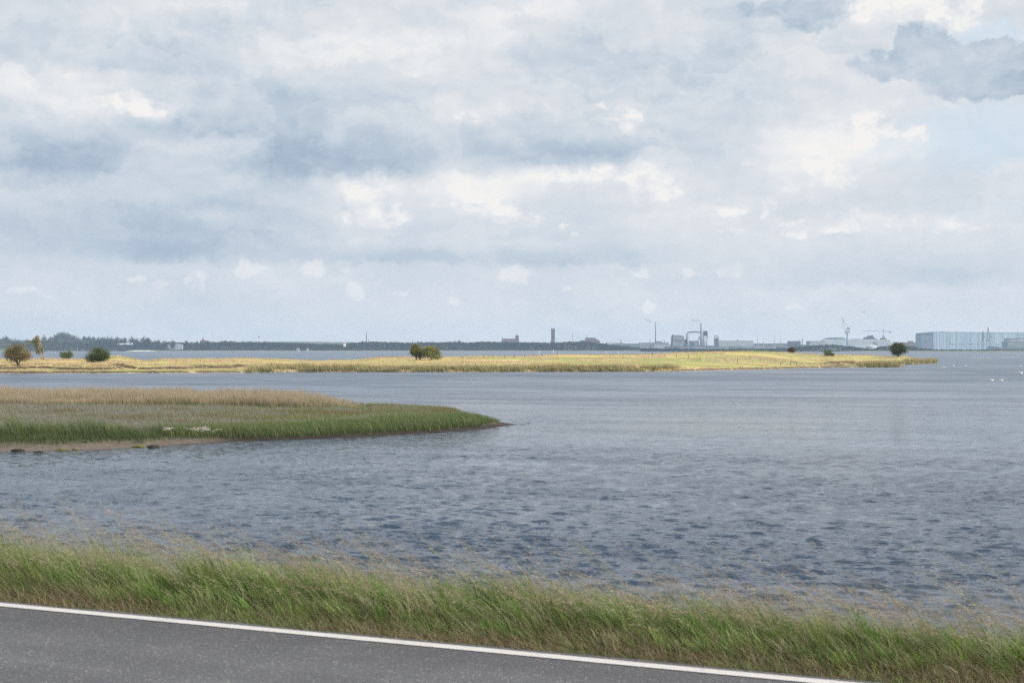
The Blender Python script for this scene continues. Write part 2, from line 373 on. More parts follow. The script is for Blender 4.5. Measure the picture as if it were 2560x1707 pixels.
# ------------------------------------------------------------------ water
def build_water():
    m, N, out = mat_new('water_surface')
    geo = N.node('ShaderNodeNewGeometry'); pos = geo.outputs['Position']
    rot = N.node('ShaderNodeMapping'); rot.inputs['Rotation'].default_value = (0, 0, math.radians(14)); N.l.new(pos, rot.inputs[0]); pr = rot.outputs[0]
    big = N.noise(N.v('MULTIPLY', pr, (0.35, 1.0, 1)), 0.022, 4, 0.6)
    mid = N.noise(N.v('MULTIPLY', pr, (0.30, 1.0, 1)), 0.16, 3, 0.65)
    gust = N.m('MULTIPLY', N.mr(big, 0.33, 0.67, 0.70, 1.35), N.mr(mid, 0.35, 0.65, 0.6, 1.45))
    sl_ = None
    for scl, amp, st in ((0.13, 0.14, (0.35, 1.0, 1)), (0.8, 0.50, (0.45, 1.0, 1)), (2.4, 0.95, (0.4, 1.0, 1)), (6.0, 1.05, (0.4, 1, 1)), (17.0, 0.75, (0.4, 1, 1))):
        n = N.noise(N.v('MULTIPLY', pr, st), scl, 2.5, 0.55, '2D', 1)
        v = N.v('MULTIPLY', N.v('SUBTRACT', n, (0.5, 0.5, 0.5)), (amp * st[0] * 1.2, amp, 0))
        sl_ = v if sl_ is None else N.v('ADD', sl_, v)
    gm = N.comb(gust, gust, 0)
    nn = N.v('NORMALIZE', N.v('ADD', geo.outputs['Normal'], N.v('MULTIPLY', sl_, gm)))
    b = N.node('ShaderNodeBsdfPrincipled')
    b.inputs['Base Color'].default_value = (0.050, 0.080, 0.122, 1); b.inputs['Roughness'].default_value = 0.15
    b.inputs['IOR'].default_value = 1.333
    # the open bay beyond the spit is wind-roughened, the water in the lee of the causeway less so
    py_ = N.sep(pos)[1]; N.put(b.inputs['Roughness'], N.m('MULTIPLY', N.mr(py_, 60, 280, 0.09, 0.33), N.mr(N.m('ADD', N.m('MULTIPLY', big, .5), N.m('MULTIPLY', mid, .5)), .38, .62, .70, 1.30)))
    N.l.new(nn, b.inputs['Normal'])
    N.l.new(b.outputs[0], out.inputs[0])
    # one sheet in rings round the viewpoint's foot, finer where the bay lies
    az = np.concatenate([np.linspace(-180, -34, 40)[:-1], np.linspace(-34, -23, 60)[:-1], np.linspace(-23, 23, 1500)[:-1],
                         np.linspace(23, 34, 60)[:-1], np.linspace(34, 180, 40)[:-1]]) * math.pi / 180
    rows = [12.0]
    while rows[-1] < 420: rows.append(rows[-1] + max(0.10, min(rows[-1] ** 2 / (1422 * H) * 0.45, rows[-1] * 0.02)))
    while rows[-1] < 7800: rows.append(rows[-1] * 1.04)
    r = np.array(rows); R, A = np.meshgrid(r, az, indexing='ij')
    x = R * np.sin(A); y = R * np.cos(A)
    sp = np.gradient(r)[:, None] + 0 * R; sp = np.maximum(sp, R * 0.00054)
    z = np.zeros_like(x); rng = np.random.default_rng(3)
    wx = np.zeros_like(x); wy = np.zeros_like(x)
    fine = (np.abs(A) < math.radians(24)).astype(float)
    env = (0.7 + 0.6 * fbm(x / 26, y / 17, 5, 3)) * (0.85 + 0.4 * fbm(x / 5, y / 2.6, 15, 2))
    for i in range(96):
        L = 0.26 * (4.4 ** rng.random()) ; ang = math.radians(256 + rng.normal() * 17)
        kx, ky = math.cos(ang), math.sin(ang); kk = 2 * math.pi / L
        amp = 0.0056 * L ** 0.95 * (0.6 + 0.8 * rng.random())
        ph = kk * (kx * x + ky * y) + rng.random() * 6.28
        att = sstep(L / sp, 1.6, 3.2) * fine
        a = amp * att * env
        z += a * np.cos(ph) + 0.20 * a * np.cos(2 * ph); wx -= a * kx * np.sin(ph) * 0.8; wy -= a * ky * np.sin(ph) * 0.8
    V = np.stack([x + wx, y + wy, z], -1).reshape(-1, 3)
    nr, na = R.shape; i = np.arange(nr - 1)[:, None] * na; j = np.arange(na)[None]; j2 = (j + 1) % na
    Fc = np.stack([i + j, i + j2, i + na + j2, i + na + j], -1).reshape(-1, 4)[:, ::-1]
    o = mesh_np('water', V, Fc, m, smooth=True); tag(o, kind='structure')
build_water()

# ------------------------------------------------------------------ road, marking, embankment
Lr = np.array([0.9154, -0.4027]); Nr = np.array([0.4027, 0.9154]); P0 = np.array([-3.43, 9.52])
def rt(s, t):  # along, across (towards the water) -> x, y
    return P0[0] + Lr[0] * s + Nr[0] * t, P0[1] + Lr[1] * s + Nr[1] * t
def verge_z(s, t):
    base = ROADZ - 0.02 - 0.03 * np.clip(t, 0, 1) - 0.42 * np.maximum(0, t - 0.75) ** 2 / (np.maximum(0, t - 0.75) + 0.9)
    return base + 0.03 * (fbm(s * 1.3 + 50, t * 1.3 + 50, 3) - 0.5) * np.clip(t * 3, 0, 1)
def build_road():
    m, N, out = mat_new('asphalt')
    co = N.node('ShaderNodeTexCoord').outputs['Object']
    a = N.noise(co, 1.1, 5, 0.6); f1 = N.noise(co, 60, 3, 0.7)
    vo = N.node('ShaderNodeTexVoronoi'); vo.inputs['Scale'].default_value = 60; N.l.new(co, vo.inputs['Vector'])
    vc = N.sep(vo.outputs['Color'])[0]
    stone = N.m('MULTIPLY', N.mr(vc, 0.80, 0.93), N.mr(vo.outputs['Distance'], 0.55, 0.25))
    base = N.ramp(f1, [(0.25, (0.072, 0.074, 0.080)), (0.55, (0.152, 0.155, 0.165)), (0.8, (0.29, 0.295, 0.305))])
    rm = N.node('ShaderNodeMapping'); rm.inputs['Rotation'].default_value = (0, 0, math.radians(23.75)); N.l.new(co, rm.inputs[0])
    tr = N.noise(N.v('MULTIPLY', rm.outputs[0], (0.12, 1.6, 1)), 1.0, 4, 0.6)
    f = N.m('MULTIPLY', N.mr(a, 0.3, 0.7, 0.90, 1.10), N.mr(tr, .3, .7, .84, 1.16))
    c = N.v('MULTIPLY', N.mix(N.m('MULTIPLY', stone, 0.75), base, (0.43, 0.42, 0.41)), N.comb(f, f, f))
    b = N.node('ShaderNodeBsdfPrincipled'); b.inputs['Roughness'].default_value = 0.85; b.inputs['Specular IOR Level'].default_value = 0.3
    N.put(b.inputs['Base Color'], c)
    bp = N.node('ShaderNodeBump'); bp.inputs['Distance'].default_value = 0.004; bp.inputs['Strength'].default_value = 0.6
    N.l.new(f1, bp.inputs['Height']); N.l.new(bp.outputs[0], b.inputs['Normal']); N.l.new(b.outputs[0], out.inputs[0])
    # road sheet with a ragged outer edge
    s = np.arange(-60, 60.01, 0.05); rag = 0.085 + 0.03 * (fbm(s * 2.2, s * 0, 8, 4) - 0.5) * 2
    x0, y0 = rt(s, -6.4 + 0 * s); x1, y1 = rt(s, rag)
    V = np.concatenate([np.stack([x0, y0, 0*s + ROADZ], 1), np.stack([x1, y1, 0*s + ROADZ], 1), np.stack([x1, y1, 0*s + ROADZ - .15], 1)])
    n = len(s); i = np.arange(n - 1)
    Fc = np.concatenate([np.stack([i, i+1, i+n+1, i+n], 1), np.stack([i+n, i+n+1, i+2*n+1, i+2*n], 1)])
    tag(mesh_np('road', V, Fc, m), kind='structure')
    m, N, out = mat_new('road_paint')
    co = N.node('ShaderNodeTexCoord').outputs['Object']
    n1 = N.noise(co, 45, 4, 0.7); n2 = N.noise(co, 3, 4, 0.6)
    wear = N.mr(N.m('ADD', n1, N.m('MULTIPLY', n2, 0.5)), 0.50, 0.70, 0.55, 1.0)
    b = N.node('ShaderNodeBsdfPrincipled'); b.inputs['Roughness'].default_value = 0.6
    N.put(b.inputs['Base Color'], N.v('MULTIPLY', (0.66, 0.63, 0.60), N.comb(wear, wear, wear))); N.l.new(b.outputs[0], out.inputs[0])
    e0 = -0.080 + 0.006 * (fbm(s * 6, s * 0, 4) - 0.5); e1 = 0.018 + 0.006 * (fbm(s * 6, s * 0, 9) - 0.5)
    x0, y0 = rt(s, e0); x1, y1 = rt(s, e1)
    V = np.concatenate([np.stack([x0, y0, 0*s + ROADZ + .004], 1), np.stack([x1, y1, 0*s + ROADZ + .004], 1)])
    i = np.arange(n := len(s))[:-1]
    tag(mesh_np('road_marking', V, np.stack([i, i+1, i+n+1, i+n], 1), m), kind='structure')
    # embankment
    sg = np.linspace(-60, 60, 600); tg = np.concatenate([np.linspace(0.04, 3, 50), np.linspace(3.2, 14, 40)])
    Sg, Tg = np.meshgrid(sg, tg, indexing='ij'); x, y = rt(Sg, Tg); z = verge_z(Sg, Tg)
    nz = fbm(Sg * 1.5, Tg * 2, 21)
    c = lerp3((0.085, 0.075, 0.05), (0.09, 0.10, 0.045), sstep(nz, 0.35, 0.65))
    V = np.stack([x, y, z], -1).reshape(-1, 3); a, bb = Sg.shape
    i = np.arange(a - 1)[:, None] * bb + np.arange(bb - 1)[None]
    Fc = np.stack([i, i + bb, i + bb + 1, i + 1], -1).reshape(-1, 4)
    tag(mesh_np('embankment', V, Fc, mat_ground('bank_soil', .35, 9, (1, 1, 1), .02), col=c.reshape(-1, 3), smooth=True), kind='structure')
    # ground on the near side of the road
    tg = np.linspace(-6.38, -30, 20); Sg, Tg = np.meshgrid(np.linspace(-60, 60, 60), tg, indexing='ij'); x, y = rt(Sg, Tg)
    z = ROADZ - 0.02 + 0 * x - 0.25 * np.maximum(0, -Tg - 12); z = np.maximum(z, -0.5)
    V = np.stack([x, y, z], -1).reshape(-1, 3); a, bb = Sg.shape
    i = np.arange(a - 1)[:, None] * bb + np.arange(bb - 1)[None]
    Fc = np.stack([i, i + 1, i + bb + 1, i + bb], -1).reshape(-1, 4)
    tag(mesh_np('ground', V, Fc, GROUND, col=np.tile((0.09, 0.10, 0.05), (len(V), 1))), kind='structure')
build_road()

def verge_grass():
    rng = np.random.default_rng(5)
    S0, S1 = -7.5, 11.0
    def pts(n, tf):
        s = rng.uniform(S0, S1, n); t = tf(n)
        x, y = rt(s, t); return s, t, np.stack([x, y, verge_z(s, t) - 0.01], 1)
    def wind(n, sp=0.5):
        a = math.pi + rng.normal(size=n) * sp; return np.stack([np.cos(a), np.sin(a)], 1)
    parts = []
    green = [(0.28,0.38,0.09),(0.36,0.46,0.14),(0.18,0.28,0.065),(0.37,0.47,0.20),(0.40,0.42,0.23)]
    dry = [(0.36,0.30,0.17),(0.42,0.35,0.21),(0.28,0.22,0.13),(0.24,0.25,0.11)]
    red = [(0.30,0.20,0.14),(0.34,0.25,0.17)]
    # mown strip beside the asphalt
    n = 62000; s, t, P = pts(n, lambda n: 0.05 + 0.75 * rng.random(n) ** 1.0)
    patch = fbm(s * 1.1, t * 2.2, 31, 3); ragn = fbm(s * 3, t * 0, 77, 3)
    keep = (t > 0.03 + 0.12 * ragn); s, t, P, patch = s[keep], t[keep], P[keep], patch[keep]; n = len(s)
    h = (0.045 + 0.12 * rng.random(n)) * (0.45 + 1.3 * np.clip(t - 0.05, 0, 1)) * (0.7 + 0.6 * patch)
    isdry = rng.random(n) < .25 + sstep(patch, 0.30, 0.60) * 0.65
    c = np.where(isdry[:, None], pick(rng, dry + red, n), pick(rng, green, n) * 0.8)
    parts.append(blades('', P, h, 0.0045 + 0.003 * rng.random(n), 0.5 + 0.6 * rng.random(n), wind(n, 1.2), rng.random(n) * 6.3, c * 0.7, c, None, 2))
    # leafy tall grass
    n = 42000; s, t, P = pts(n, lambda n: 0.33 + 1.5 * rng.random(n) ** 0.85)
    side = 1.08 - 0.30 * sstep(s, -1.0, 5.0)
    tuft = fbm(s * 1.7, t * 1.7, 12, 3); dens = fbm(s * 3.1 + 9, t * 3.1, 15, 2)
    keep = dens + 0.3 * rng.random(n) > 0.42 + .14 * sstep(t, 1.0, 1.6); s, t, P, side, tuft = (q_[keep] for q_ in (s, t, P, side, tuft)); n = len(s)
    h = (0.15 + 0.34 * rng.random(n) ** 1.5) * side * (0.55 + 0.9 * tuft) * (0.30 + 0.70 * sstep(t, 0.30, 0.95)) * 1.04
    dryf = rng.random(n) < 0.16 + 0.45 * sstep(fbm(s * 0.9 + 4, t * 2, 41, 3), 0.5, 0.75) * (1 - sstep(t, 0.6, 1.3))
    gc = pick(rng, green, n); vivid = (rng.random(n) < 0.13 * sstep(tuft, .45, .7) * 2)[:, None]
    gc = np.where(vivid, np.array((0.13, 0.28, 0.035)) * (0.8 + .5 * rng.random((n, 1))), gc)
    c = np.where(dryf[:, None], pick(rng, dry, n), gc)
    wdt = 0.005 + 0.007 * rng.random(n) ** 1.5
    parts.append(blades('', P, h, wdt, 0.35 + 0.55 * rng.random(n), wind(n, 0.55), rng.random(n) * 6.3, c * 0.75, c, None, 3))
    # tussocks: tight clumps whose blades share a height, tint and bend
    nt, kb = 2300, 22
    ts_ = rng.uniform(S0, S1, nt); tt_ = 0.42 + 1.4 * rng.random(nt) ** .9
    th = (0.24 + 0.26 * rng.random(nt) ** 1.6) * (1.08 - 0.30 * sstep(ts_, -1.0, 5.0)) * (.42 + .52 * sstep(tt_, .35, 1.0))
    tc = pick(rng, green + [(0.15,0.30,0.05),(0.20,0.36,0.07),(0.45,0.44,0.27),(0.38,0.38,0.20)], nt, .12); ta = math.pi + rng.normal(size=nt) * .35; tl = .08 + .50 * rng.random(nt)
    s = (ts_[:, None] + rng.normal(size=(nt, kb)) * .035).ravel(); t = (tt_[:, None] + rng.normal(size=(nt, kb)) * .035).ravel()
    x, y = rt(s, t); P = np.stack([x, y, verge_z(s, t) - .01], 1); n = nt * kb
    aa = np.repeat(ta, kb) + rng.normal(size=n) * .45; c = np.repeat(tc, kb, 0) * (1 + .12 * rng.normal(size=(n, 1))).clip(.6, 1.4)
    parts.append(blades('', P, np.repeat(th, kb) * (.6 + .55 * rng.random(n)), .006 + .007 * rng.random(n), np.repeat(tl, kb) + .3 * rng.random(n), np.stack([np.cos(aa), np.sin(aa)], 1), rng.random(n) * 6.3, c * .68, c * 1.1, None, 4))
    # long bent stems
    n = 5000; s, t, P = pts(n, lambda n: 0.45 + 1.6 * rng.random(n) ** 0.9)
    side = 1.12 - 0.24 * sstep(s, -1.0, 4.0) + 0.10 * sstep(s, 4.5, 6.5)
    cl = fbm(s * 0.9 + 3, t * 0.9, 61, 3)
    h = (0.34 + 0.40 * rng.random(n) ** 1.3) * side * (0.72 + 0.5 * cl)
    tall = rng.random(n) < 0.07; h = np.where(tall, h * (1.15 + .3 * rng.random(n)), h)
    ld = wind(n, 0.22); lean = 0.62 + 0.45 * rng.random(n); 
    sc_ = pick(rng, [(0.36,0.33,0.18),(0.30,0.34,0.15),(0.42,0.36,0.22)], n)
    parts.append(blades('', P, h, np.full(n, 0.0034), lean, ld, rng.random(n) * 6.3, sc_ * 0.6, sc_, None, 4))
    # feathery seed heads strung along the last fifth of each stem
    ne_ = 420; s2 = rng.uniform(S0, S1, ne_); t2 = 0.55 + 1.3 * rng.random(ne_); x2, y2 = rt(s2, t2)
    P = np.concatenate([P, np.stack([x2, y2, verge_z(s2, t2) - .01], 1)]); h = np.concatenate([h, (.66 + .30 * rng.random(ne_)) * (1.05 - .15 * sstep(s2, -1., 4.))])
    lean = np.concatenate([lean, .45 + .4 * rng.random(ne_)]); ld = np.concatenate([ld, wind(ne_, .18)])
    s3 = pick(rng, [(0.46,0.42,0.24),(0.36,0.40,0.18)], ne_); parts.append(blades('', P[-ne_:], h[-ne_:], np.full(ne_, .0052), lean[-ne_:], ld[-ne_:], rng.random(ne_) * 6.3, s3 * .7, s3, None, 5)); n = len(P)
    K = 19
    hc = pick(rng, [(0.44,0.32,0.25),(0.50,0.40,0.29),(0.40,0.29,0.24),(0.55,0.47,0.33),(0.44,0.39,0.24)], n, 0.12)
    tt = 0.64 + 0.36 * rng.random((n, K)); hl = h[:, None]; le = lean[:, None]
    off = le * hl * tt ** 1.7; z = hl * (tt - 0.35 * np.minimum(le, 1.2) * tt * tt)
    spread = 0.010 * (1.15 - (tt - 0.64) / 0.36) * (0.6 + 1.2 * rng.random((n, 1)))
    Q = np.stack([P[:, 0:1] + ld[:, 0:1] * off, P[:, 1:2] + ld[:, 1:2] * off, P[:, 2:3] + z], -1) + rng.normal(size=(n, K, 3)) * spread[..., None]
    Q = Q.reshape(-1, 3); nn_ = len(Q)
    dirv = np.stack([np.repeat(ld[:, 0], K), np.repeat(ld[:, 1], K), np.full(nn_, 0.35)], 1) + rng.normal(size=(nn_, 3)) * 0.3
    dirv /= np.linalg.norm(dirv, axis=1)[:, None]
    sd = rng.normal(size=(nn_, 3)); sd -= (sd * dirv).sum(1)[:, None] * dirv; sd /= np.linalg.norm(sd, axis=1)[:, None]
    Lh = (0.008 + 0.010 * rng.random(nn_))[:, None]; wh = 0.0018
    V = np.stack([Q - dirv * Lh, Q - sd * wh, Q + dirv * Lh, Q + sd * wh], 1).reshape(-1, 3)
    Tt = (np.array([(0,1,2),(0,2,3)])[None] + (np.arange(nn_)*4)[:, None, None]).reshape(-1, 3)
    parts.append((V, Tt, np.repeat(np.repeat(hc, K, 0), 4, 0)))
    # broad dark-green leaf clumps (sedge and dock) and a few straws lying about
    for cs0, ct0, nb, hh in ((4.6, .72, 60, .22), (2.45, .78, 50, .20), (-0.2, .55, 45, .13), (3.3, 1.1, 60, .42), (5.4, .55, 120, .14), (1.4, 1.0, 50, .3)):
        s = cs0 + rng.normal(size=nb) * .14; t = ct0 + rng.normal(size=nb) * .08; x, y = rt(s, t)
        P = np.stack([x, y, verge_z(s, t)], 1)
        c = pick(rng, [(0.08,0.17,0.04),(0.11,0.22,0.05)], nb)
        parts.append(blades('', P, hh * (0.6 + .6 * rng.random(nb)), np.full(nb, .014), .3 + .6 * rng.random(nb), wind(nb, .9), rng.random(nb) * 6.3, c * .7, c, None, 3))
    n = 240; s, t, P = pts(n, lambda n: 0.25 + 0.6 * rng.random(n)); P[:, 2] += 0.04 + .05 * rng.random(n)
    c = pick(rng, [(0.55,0.47,0.28)], n)
    parts.append(blades('', P, np.full(n, .06), np.full(n, .004), 2.0 + 2 * rng.random(n), wind(n, 2), rng.random(n) * 6.3, c, c, None, 2))
    V, T, C = join(parts)
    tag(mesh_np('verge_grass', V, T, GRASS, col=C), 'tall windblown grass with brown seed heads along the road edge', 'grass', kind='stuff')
verge_grass()

# ------------------------------------------------------------------ the near marsh spit
def interp(t, pts):
    p = np.array(pts, float); return np.interp(t, p[:, 0], p[:, 1])
NI_front = [(-900,1140),(0,1131),(150,1129),(330,1122),(420,1115),(600,1104),(700,1101),(900,1092),(1100,1081),(1200,1074),(1262,1065),(1300,1062)]
NI_backd = [(-900,170),(0,158),(500,156),(900,150),(1000,146),(1100,141),(1140,136),(1170,125),(1210,119.5),(1262,115),(1300,113.3)]
def ni_front_d(px): return 6 * F / (interp(px, NI_front) - HZ)
def build_near_spit():
    rng = np.random.default_rng(9)
    pxs = np.concatenate([np.linspace(-900, -50, 100)[:-1], np.linspace(-50, 1299, 560)]); ts = np.concatenate([np.linspace(-0.12, 0.2, 60)[:-1], np.linspace(0.2, 1.1, 110)])
    PX, Tt = np.meshgrid(pxs, ts, indexing='ij')
    fd = ni_front_d(PX); bd = np.maximum(interp(PX, NI_backd), fd + 0.4)
    def surf(PX, Tt):
        fd = ni_front_d(PX); bd = np.maximum(interp(PX, NI_backd), fd + 0.4)
        d = fd + (bd - fd) * Tt; x = X(PX, d); m_ = Tt * (bd - fd); mb = (1 - Tt) * (bd - fd)
        mud = interp(PX, [(-900, 3.4), (335, 2.6), (360, 1.2), (420, 2.4), (520, 1.6), (700, .5), (1100, .5), (1200, 2), (1300, 9)])
        bank = sstep(m_ + 0.8 * (fbm(x / 1.5, d / 1.5, 4) - .5), mud - .1, mud + .7)
        z = 0.05 * np.minimum(m_, mud) / mud * 2 + interp(PX, [(-900, .34), (400, .30), (520, .20), (680, .10), (1300, .08)]) * bank
        z = np.minimum(z, 0.02 + 0.25 * mb) + 0.05 * (fbm(x / 2.5, d / 2.5, 6) - 0.5)
        z = np.where((Tt < 0), -0.05 + 0.12 * m_, z)
        return x, d, z, bank, m_
    x, d, z, bank, m_ = surf(PX, Tt)
    c = lerp3((0.17, 0.14, 0.115), (0.10, 0.11, 0.055), bank)
    wet = sstep(m_, 1.2, 0.2); c = c * (1 - 0.45 * wet[..., None])
    wr = fbm(x / 1.2, d / .7, 91, 4); weed = sstep(wr, .54, .62) * sstep(PX, 1120, 1200); c = lerp3(c, (0.05, 0.035, 0.025), weed)
    weed2 = (.8 + .2 * sstep(fbm(x / 3, d / .5, 95, 4), .4, .6)) * sstep(PX, 480, 620) * (1 - sstep(m_, 3, 5)); c = lerp3(c, (0.038, 0.028, 0.022), weed2 * .95)
    V = np.stack([x, d, z], -1).reshape(-1, 3); a, b = PX.shape
    i = np.arange(a - 1)[:, None] * b + np.arange(b - 1)[None]
    Fc = np.stack([i, i + b, i + b + 1, i + 1], -1).reshape(-1, 4)
    tag(mesh_np('marsh_ground', V, Fc, mat_ground('marsh_soil', .3, 3, (1, 1, 1), .03), col=c.reshape(-1, 3), smooth=True), kind='structure')

    def scatter(n, p0=-250, p1=1296, t0=0.0, t1=1.0):
        px = rng.uniform(p0, p1, n); fd = ni_front_d(px); bd = np.maximum(interp(px, NI_backd), fd + .4)
        # uniform over area: accept by depth extent and distance
        t = rng.uniform(t0, t1, n); d = fd + (bd - fd) * t
        keep = rng.random(n) < (bd - fd) * d / (80 * 160.0); px, t = px[keep], t[keep]
        x, d, z, bank, m_ = surf(px, t); k2 = bank > np.where(px > 560, .06, .45)
        return px[k2], t[k2], x[k2], d[k2], z[k2], m_[k2]
    def wind(n, sp): a = math.pi + rng.normal(size=n) * sp; return np.stack([np.cos(a), np.sin(a)], 1)
    parts = []
    px, t, x, d, z, m_ = scatter(330000); n = len(px)
    reed = (t > 0.73 + 0.06 * fbm(x / 4, d / 4, 3)) & (px < 905 + 40 * fbm(x / 2, d / 2, 8))
    keep = ~reed | (rng.random(n) < .3); px, t, x, d, z, m_, reed = (a_[keep] for a_ in (px, t, x, d, z, m_, reed)); n = len(px)
    nz = fbm(x / 3.0, d / 4.0, 33, 4); nz2 = fbm(x / 1.0, d / 1.4, 35, 3)
    lush = np.clip(1 - m_ / interp(px, [(-900, 18), (300, 16), (700, 16), (1000, 24), (1262, 30)]), 0, 1)
    lush = sstep(lush + 0.35 * (nz - .5), 0.15, 0.6)
    grey = sstep(nz + 0.25 * sstep(px, 900, 300) - 0.12 + .18 * (1 - abs(t - .45) * 2.5), 0.42, 0.62)
    c = pick(rng, [(0.24,0.30,0.11),(0.28,0.33,0.13),(0.32,0.33,0.15),(0.33,0.30,0.17)], n)
    cg = pick(rng, [(0.40,0.36,0.33),(0.38,0.36,0.29),(0.34,0.36,0.29),(0.42,0.38,0.31)], n)
    isg = rng.random(n) < grey * (0.85 - .5 * sstep(px, 800, 1100)); c = np.where(isg[:, None], cg, c)
    cl = pick(rng, [(0.17,0.235,0.075),(0.215,0.27,0.10),(0.125,0.185,0.06),(0.26,0.31,0.135)], n)
    c = np.where((rng.random(n) < lush)[:, None], cl, c)
    ol = (rng.random(n) < sstep(fbm(x / 5, d / 4, 52, 3), .55, .7) * (1 - lush) * .8)[:, None]; c = np.where(ol, pick(rng, [(0.26,0.24,0.10),(0.30,0.24,0.13)], n), c)
    fle = (rng.random(n) < .035 * (1 - abs(lush - .5)))[:, None]; c = np.where(fle, (0.42, 0.44, 0.40), c)
    edge = sstep(px, 1275, 1120)
    h = (0.30 + 0.25 * rng.random(n) + 0.50 * lush * (0.55 + .9 * nz2)) * (0.35 + 0.65 * edge) * (0.75 + .25 * sstep(m_, .3, 2.2))
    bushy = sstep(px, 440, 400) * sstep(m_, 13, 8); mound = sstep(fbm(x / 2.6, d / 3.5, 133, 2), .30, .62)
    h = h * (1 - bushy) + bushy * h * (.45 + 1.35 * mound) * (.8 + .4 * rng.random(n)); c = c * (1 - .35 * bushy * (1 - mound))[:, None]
    wd = 0.018 + 0.030 * rng.random(n)
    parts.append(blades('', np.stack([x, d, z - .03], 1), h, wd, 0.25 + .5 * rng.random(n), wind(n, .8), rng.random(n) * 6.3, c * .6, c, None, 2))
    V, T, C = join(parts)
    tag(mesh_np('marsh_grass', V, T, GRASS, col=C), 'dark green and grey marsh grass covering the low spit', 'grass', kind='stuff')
    # reeds along the back
    parts = []
    n0 = 210000; px = rng.uniform(-300, 940, n0); t = rng.uniform(.70, .98, n0)
    x, d, z, bank, m_ = surf(px, t); e = fbm(x / 3, d / 3, 71, 4)
    lim = 0.73 + .09 * e + .02 * sstep(px, 500, 900)
    keep = (t > lim) & (rng.random(n0) < .35 + .65 * sstep(fbm(x / 1.2, d / 1.2, 72, 3), .3, .55)) & (rng.random(n0) < sstep(px + 130 * e, 990, 760))
    px, t, x, d, z, e = (a_[keep] for a_ in (px, t, x, d, z, e)); n = len(px)
    h = (0.66 + 0.98 * rng.random(n) ** .8) * (0.62 + .7 * e) * (.85 + .35 * fbm(x / .9, d / .9, 73, 2)) * (1 - .62 * sstep(px, 760, 930)) * (.7 + .3 * sstep(t, .76, .84)) * (1 + .1 * sstep(t, .85, .95))
    ctop = pick(rng, [(0.58,0.47,0.34),(0.64,0.54,0.40),(0.53,0.44,0.32),(0.50,0.39,0.29)], n, .1)
    cbot = pick(rng, [(0.26,0.30,0.13),(0.42,0.36,0.22),(0.20,0.25,0.10),(0.50,0.42,0.28)], n, .15)
    parts.append(blades('', np.stack([x, d, z - .03], 1), h, .022 + .018 * rng.random(n), .06 + .16 * rng.random(n), wind(n, .6), rng.random(n) * 6.3, cbot, ctop, None, 3))
    V, T, C = join(parts)
    tag(mesh_np('reeds', V, T, GRASS, col=C), 'tan reed bed along the back of the green marsh spit', 'reeds', kind='stuff')
    # low green reeds at the back right
    return surf
ni_surf = build_near_spit()
SOIL = mat_basic('wet_earth', (0.05, 0.045, 0.035), 0.9, .4, 4); WOODW = mat_basic('bleached_wood', (0.42, 0.38, 0.33), .8, .3, 6)
WEED = mat_basic('algae', (0.16, 0.17, 0.05), .9, .4, 6); WEEDD = mat_basic('dark_seaweed', (0.035, 0.035, 0.02), .9, .4, 5)
def lump(name, px, py, wpx, hpx, mat, label, cat, seed, zr=0.0, group=None):
    d = dist_row(py, zr); r = wpx / 2 * d / F; hh = hpx * d / F
    rng = np.random.default_rng(seed); u = np.linspace(0, 2*math.pi, 19)[:-1]; vv = np.linspace(0, math.pi/2, 8)
    U, Vv = np.meshgrid(u, vv, indexing='ij'); n = 0.75 + .5 * vnoise(U * 1.3 + seed, Vv * 3, seed)
    n[0] = (n[0] + n[-1]) / 2
    x = r * np.cos(U) * np.cos(Vv) ** .6 * n; y = r * .55 * np.sin(U) * np.cos(Vv) ** .6 * n; z = hh * np.sin(Vv) ** .8 * (0.8 + .3 * n) - .03
    x[:, -1] = 0; y[:, -1] = 0; z[:, -1] = hh
    a, b = U.shape; i = np.arange(a)[:, None]; j = np.arange(b - 1)[None]; i2 = (i + 1) % a
    Fc = np.stack([i*b+j, i2*b+j, i2*b+j+1, i*b+j+1], -1).reshape(-1, 4)
    o = mesh_np(name, np.stack([x, y, z], -1).reshape(-1, 3), Fc, mat, smooth=True, loc=(X(px, d), d, zr)); return tag(o, label, cat, group)
lump('turf_block', 384, 1119, 33, 8, SOIL, 'dark rectangular clod of turf at the water edge below the marsh bushes', 'turf clod', 1, .02)
lump('turf_block', 347, 1117, 34, 6, WEED, 'yellowish green turf clod beside the dark clod on the mud', 'turf clod', 9, .04)
lump('seaweed_clump', 45, 1127, 36, 6, WEEDD, 'dark seaweed heap on the mud at the left end', 'seaweed', 2, .03)
lump('seaweed_clump', 97, 1129, 22, 3, WEEDD, 'thin dark seaweed patch right of the seaweed heap on mud', 'seaweed', 3, .03)
lump('seaweed_clump', 155, 1124, 30, 4, WEED, 'bright yellow green algae patch on the mud, the longer one', 'seaweed', 4, .06)
lump('seaweed_clump', 190, 1123, 20, 4, WEED, 'small yellow green algae patch right of the longer one on mud', 'seaweed', 5, .06)
for i_, (px, py, wpx) in enumerate(((1268,1066,20),(1306,1061,22),(1322,1058,16),(1236,1071,34),(1190,1077,30))):
    lump('seaweed_clump', px, py, wpx, 1.3, WEEDD, ('dark weed ' + ['streak just off the tip of the marsh spit','streak furthest out beyond the spit tip','short streak behind the outermost one','mat on the front side of the spit tip','mat left along the spit shore before the tip'][i_]), 'seaweed', 20 + i_, .0)
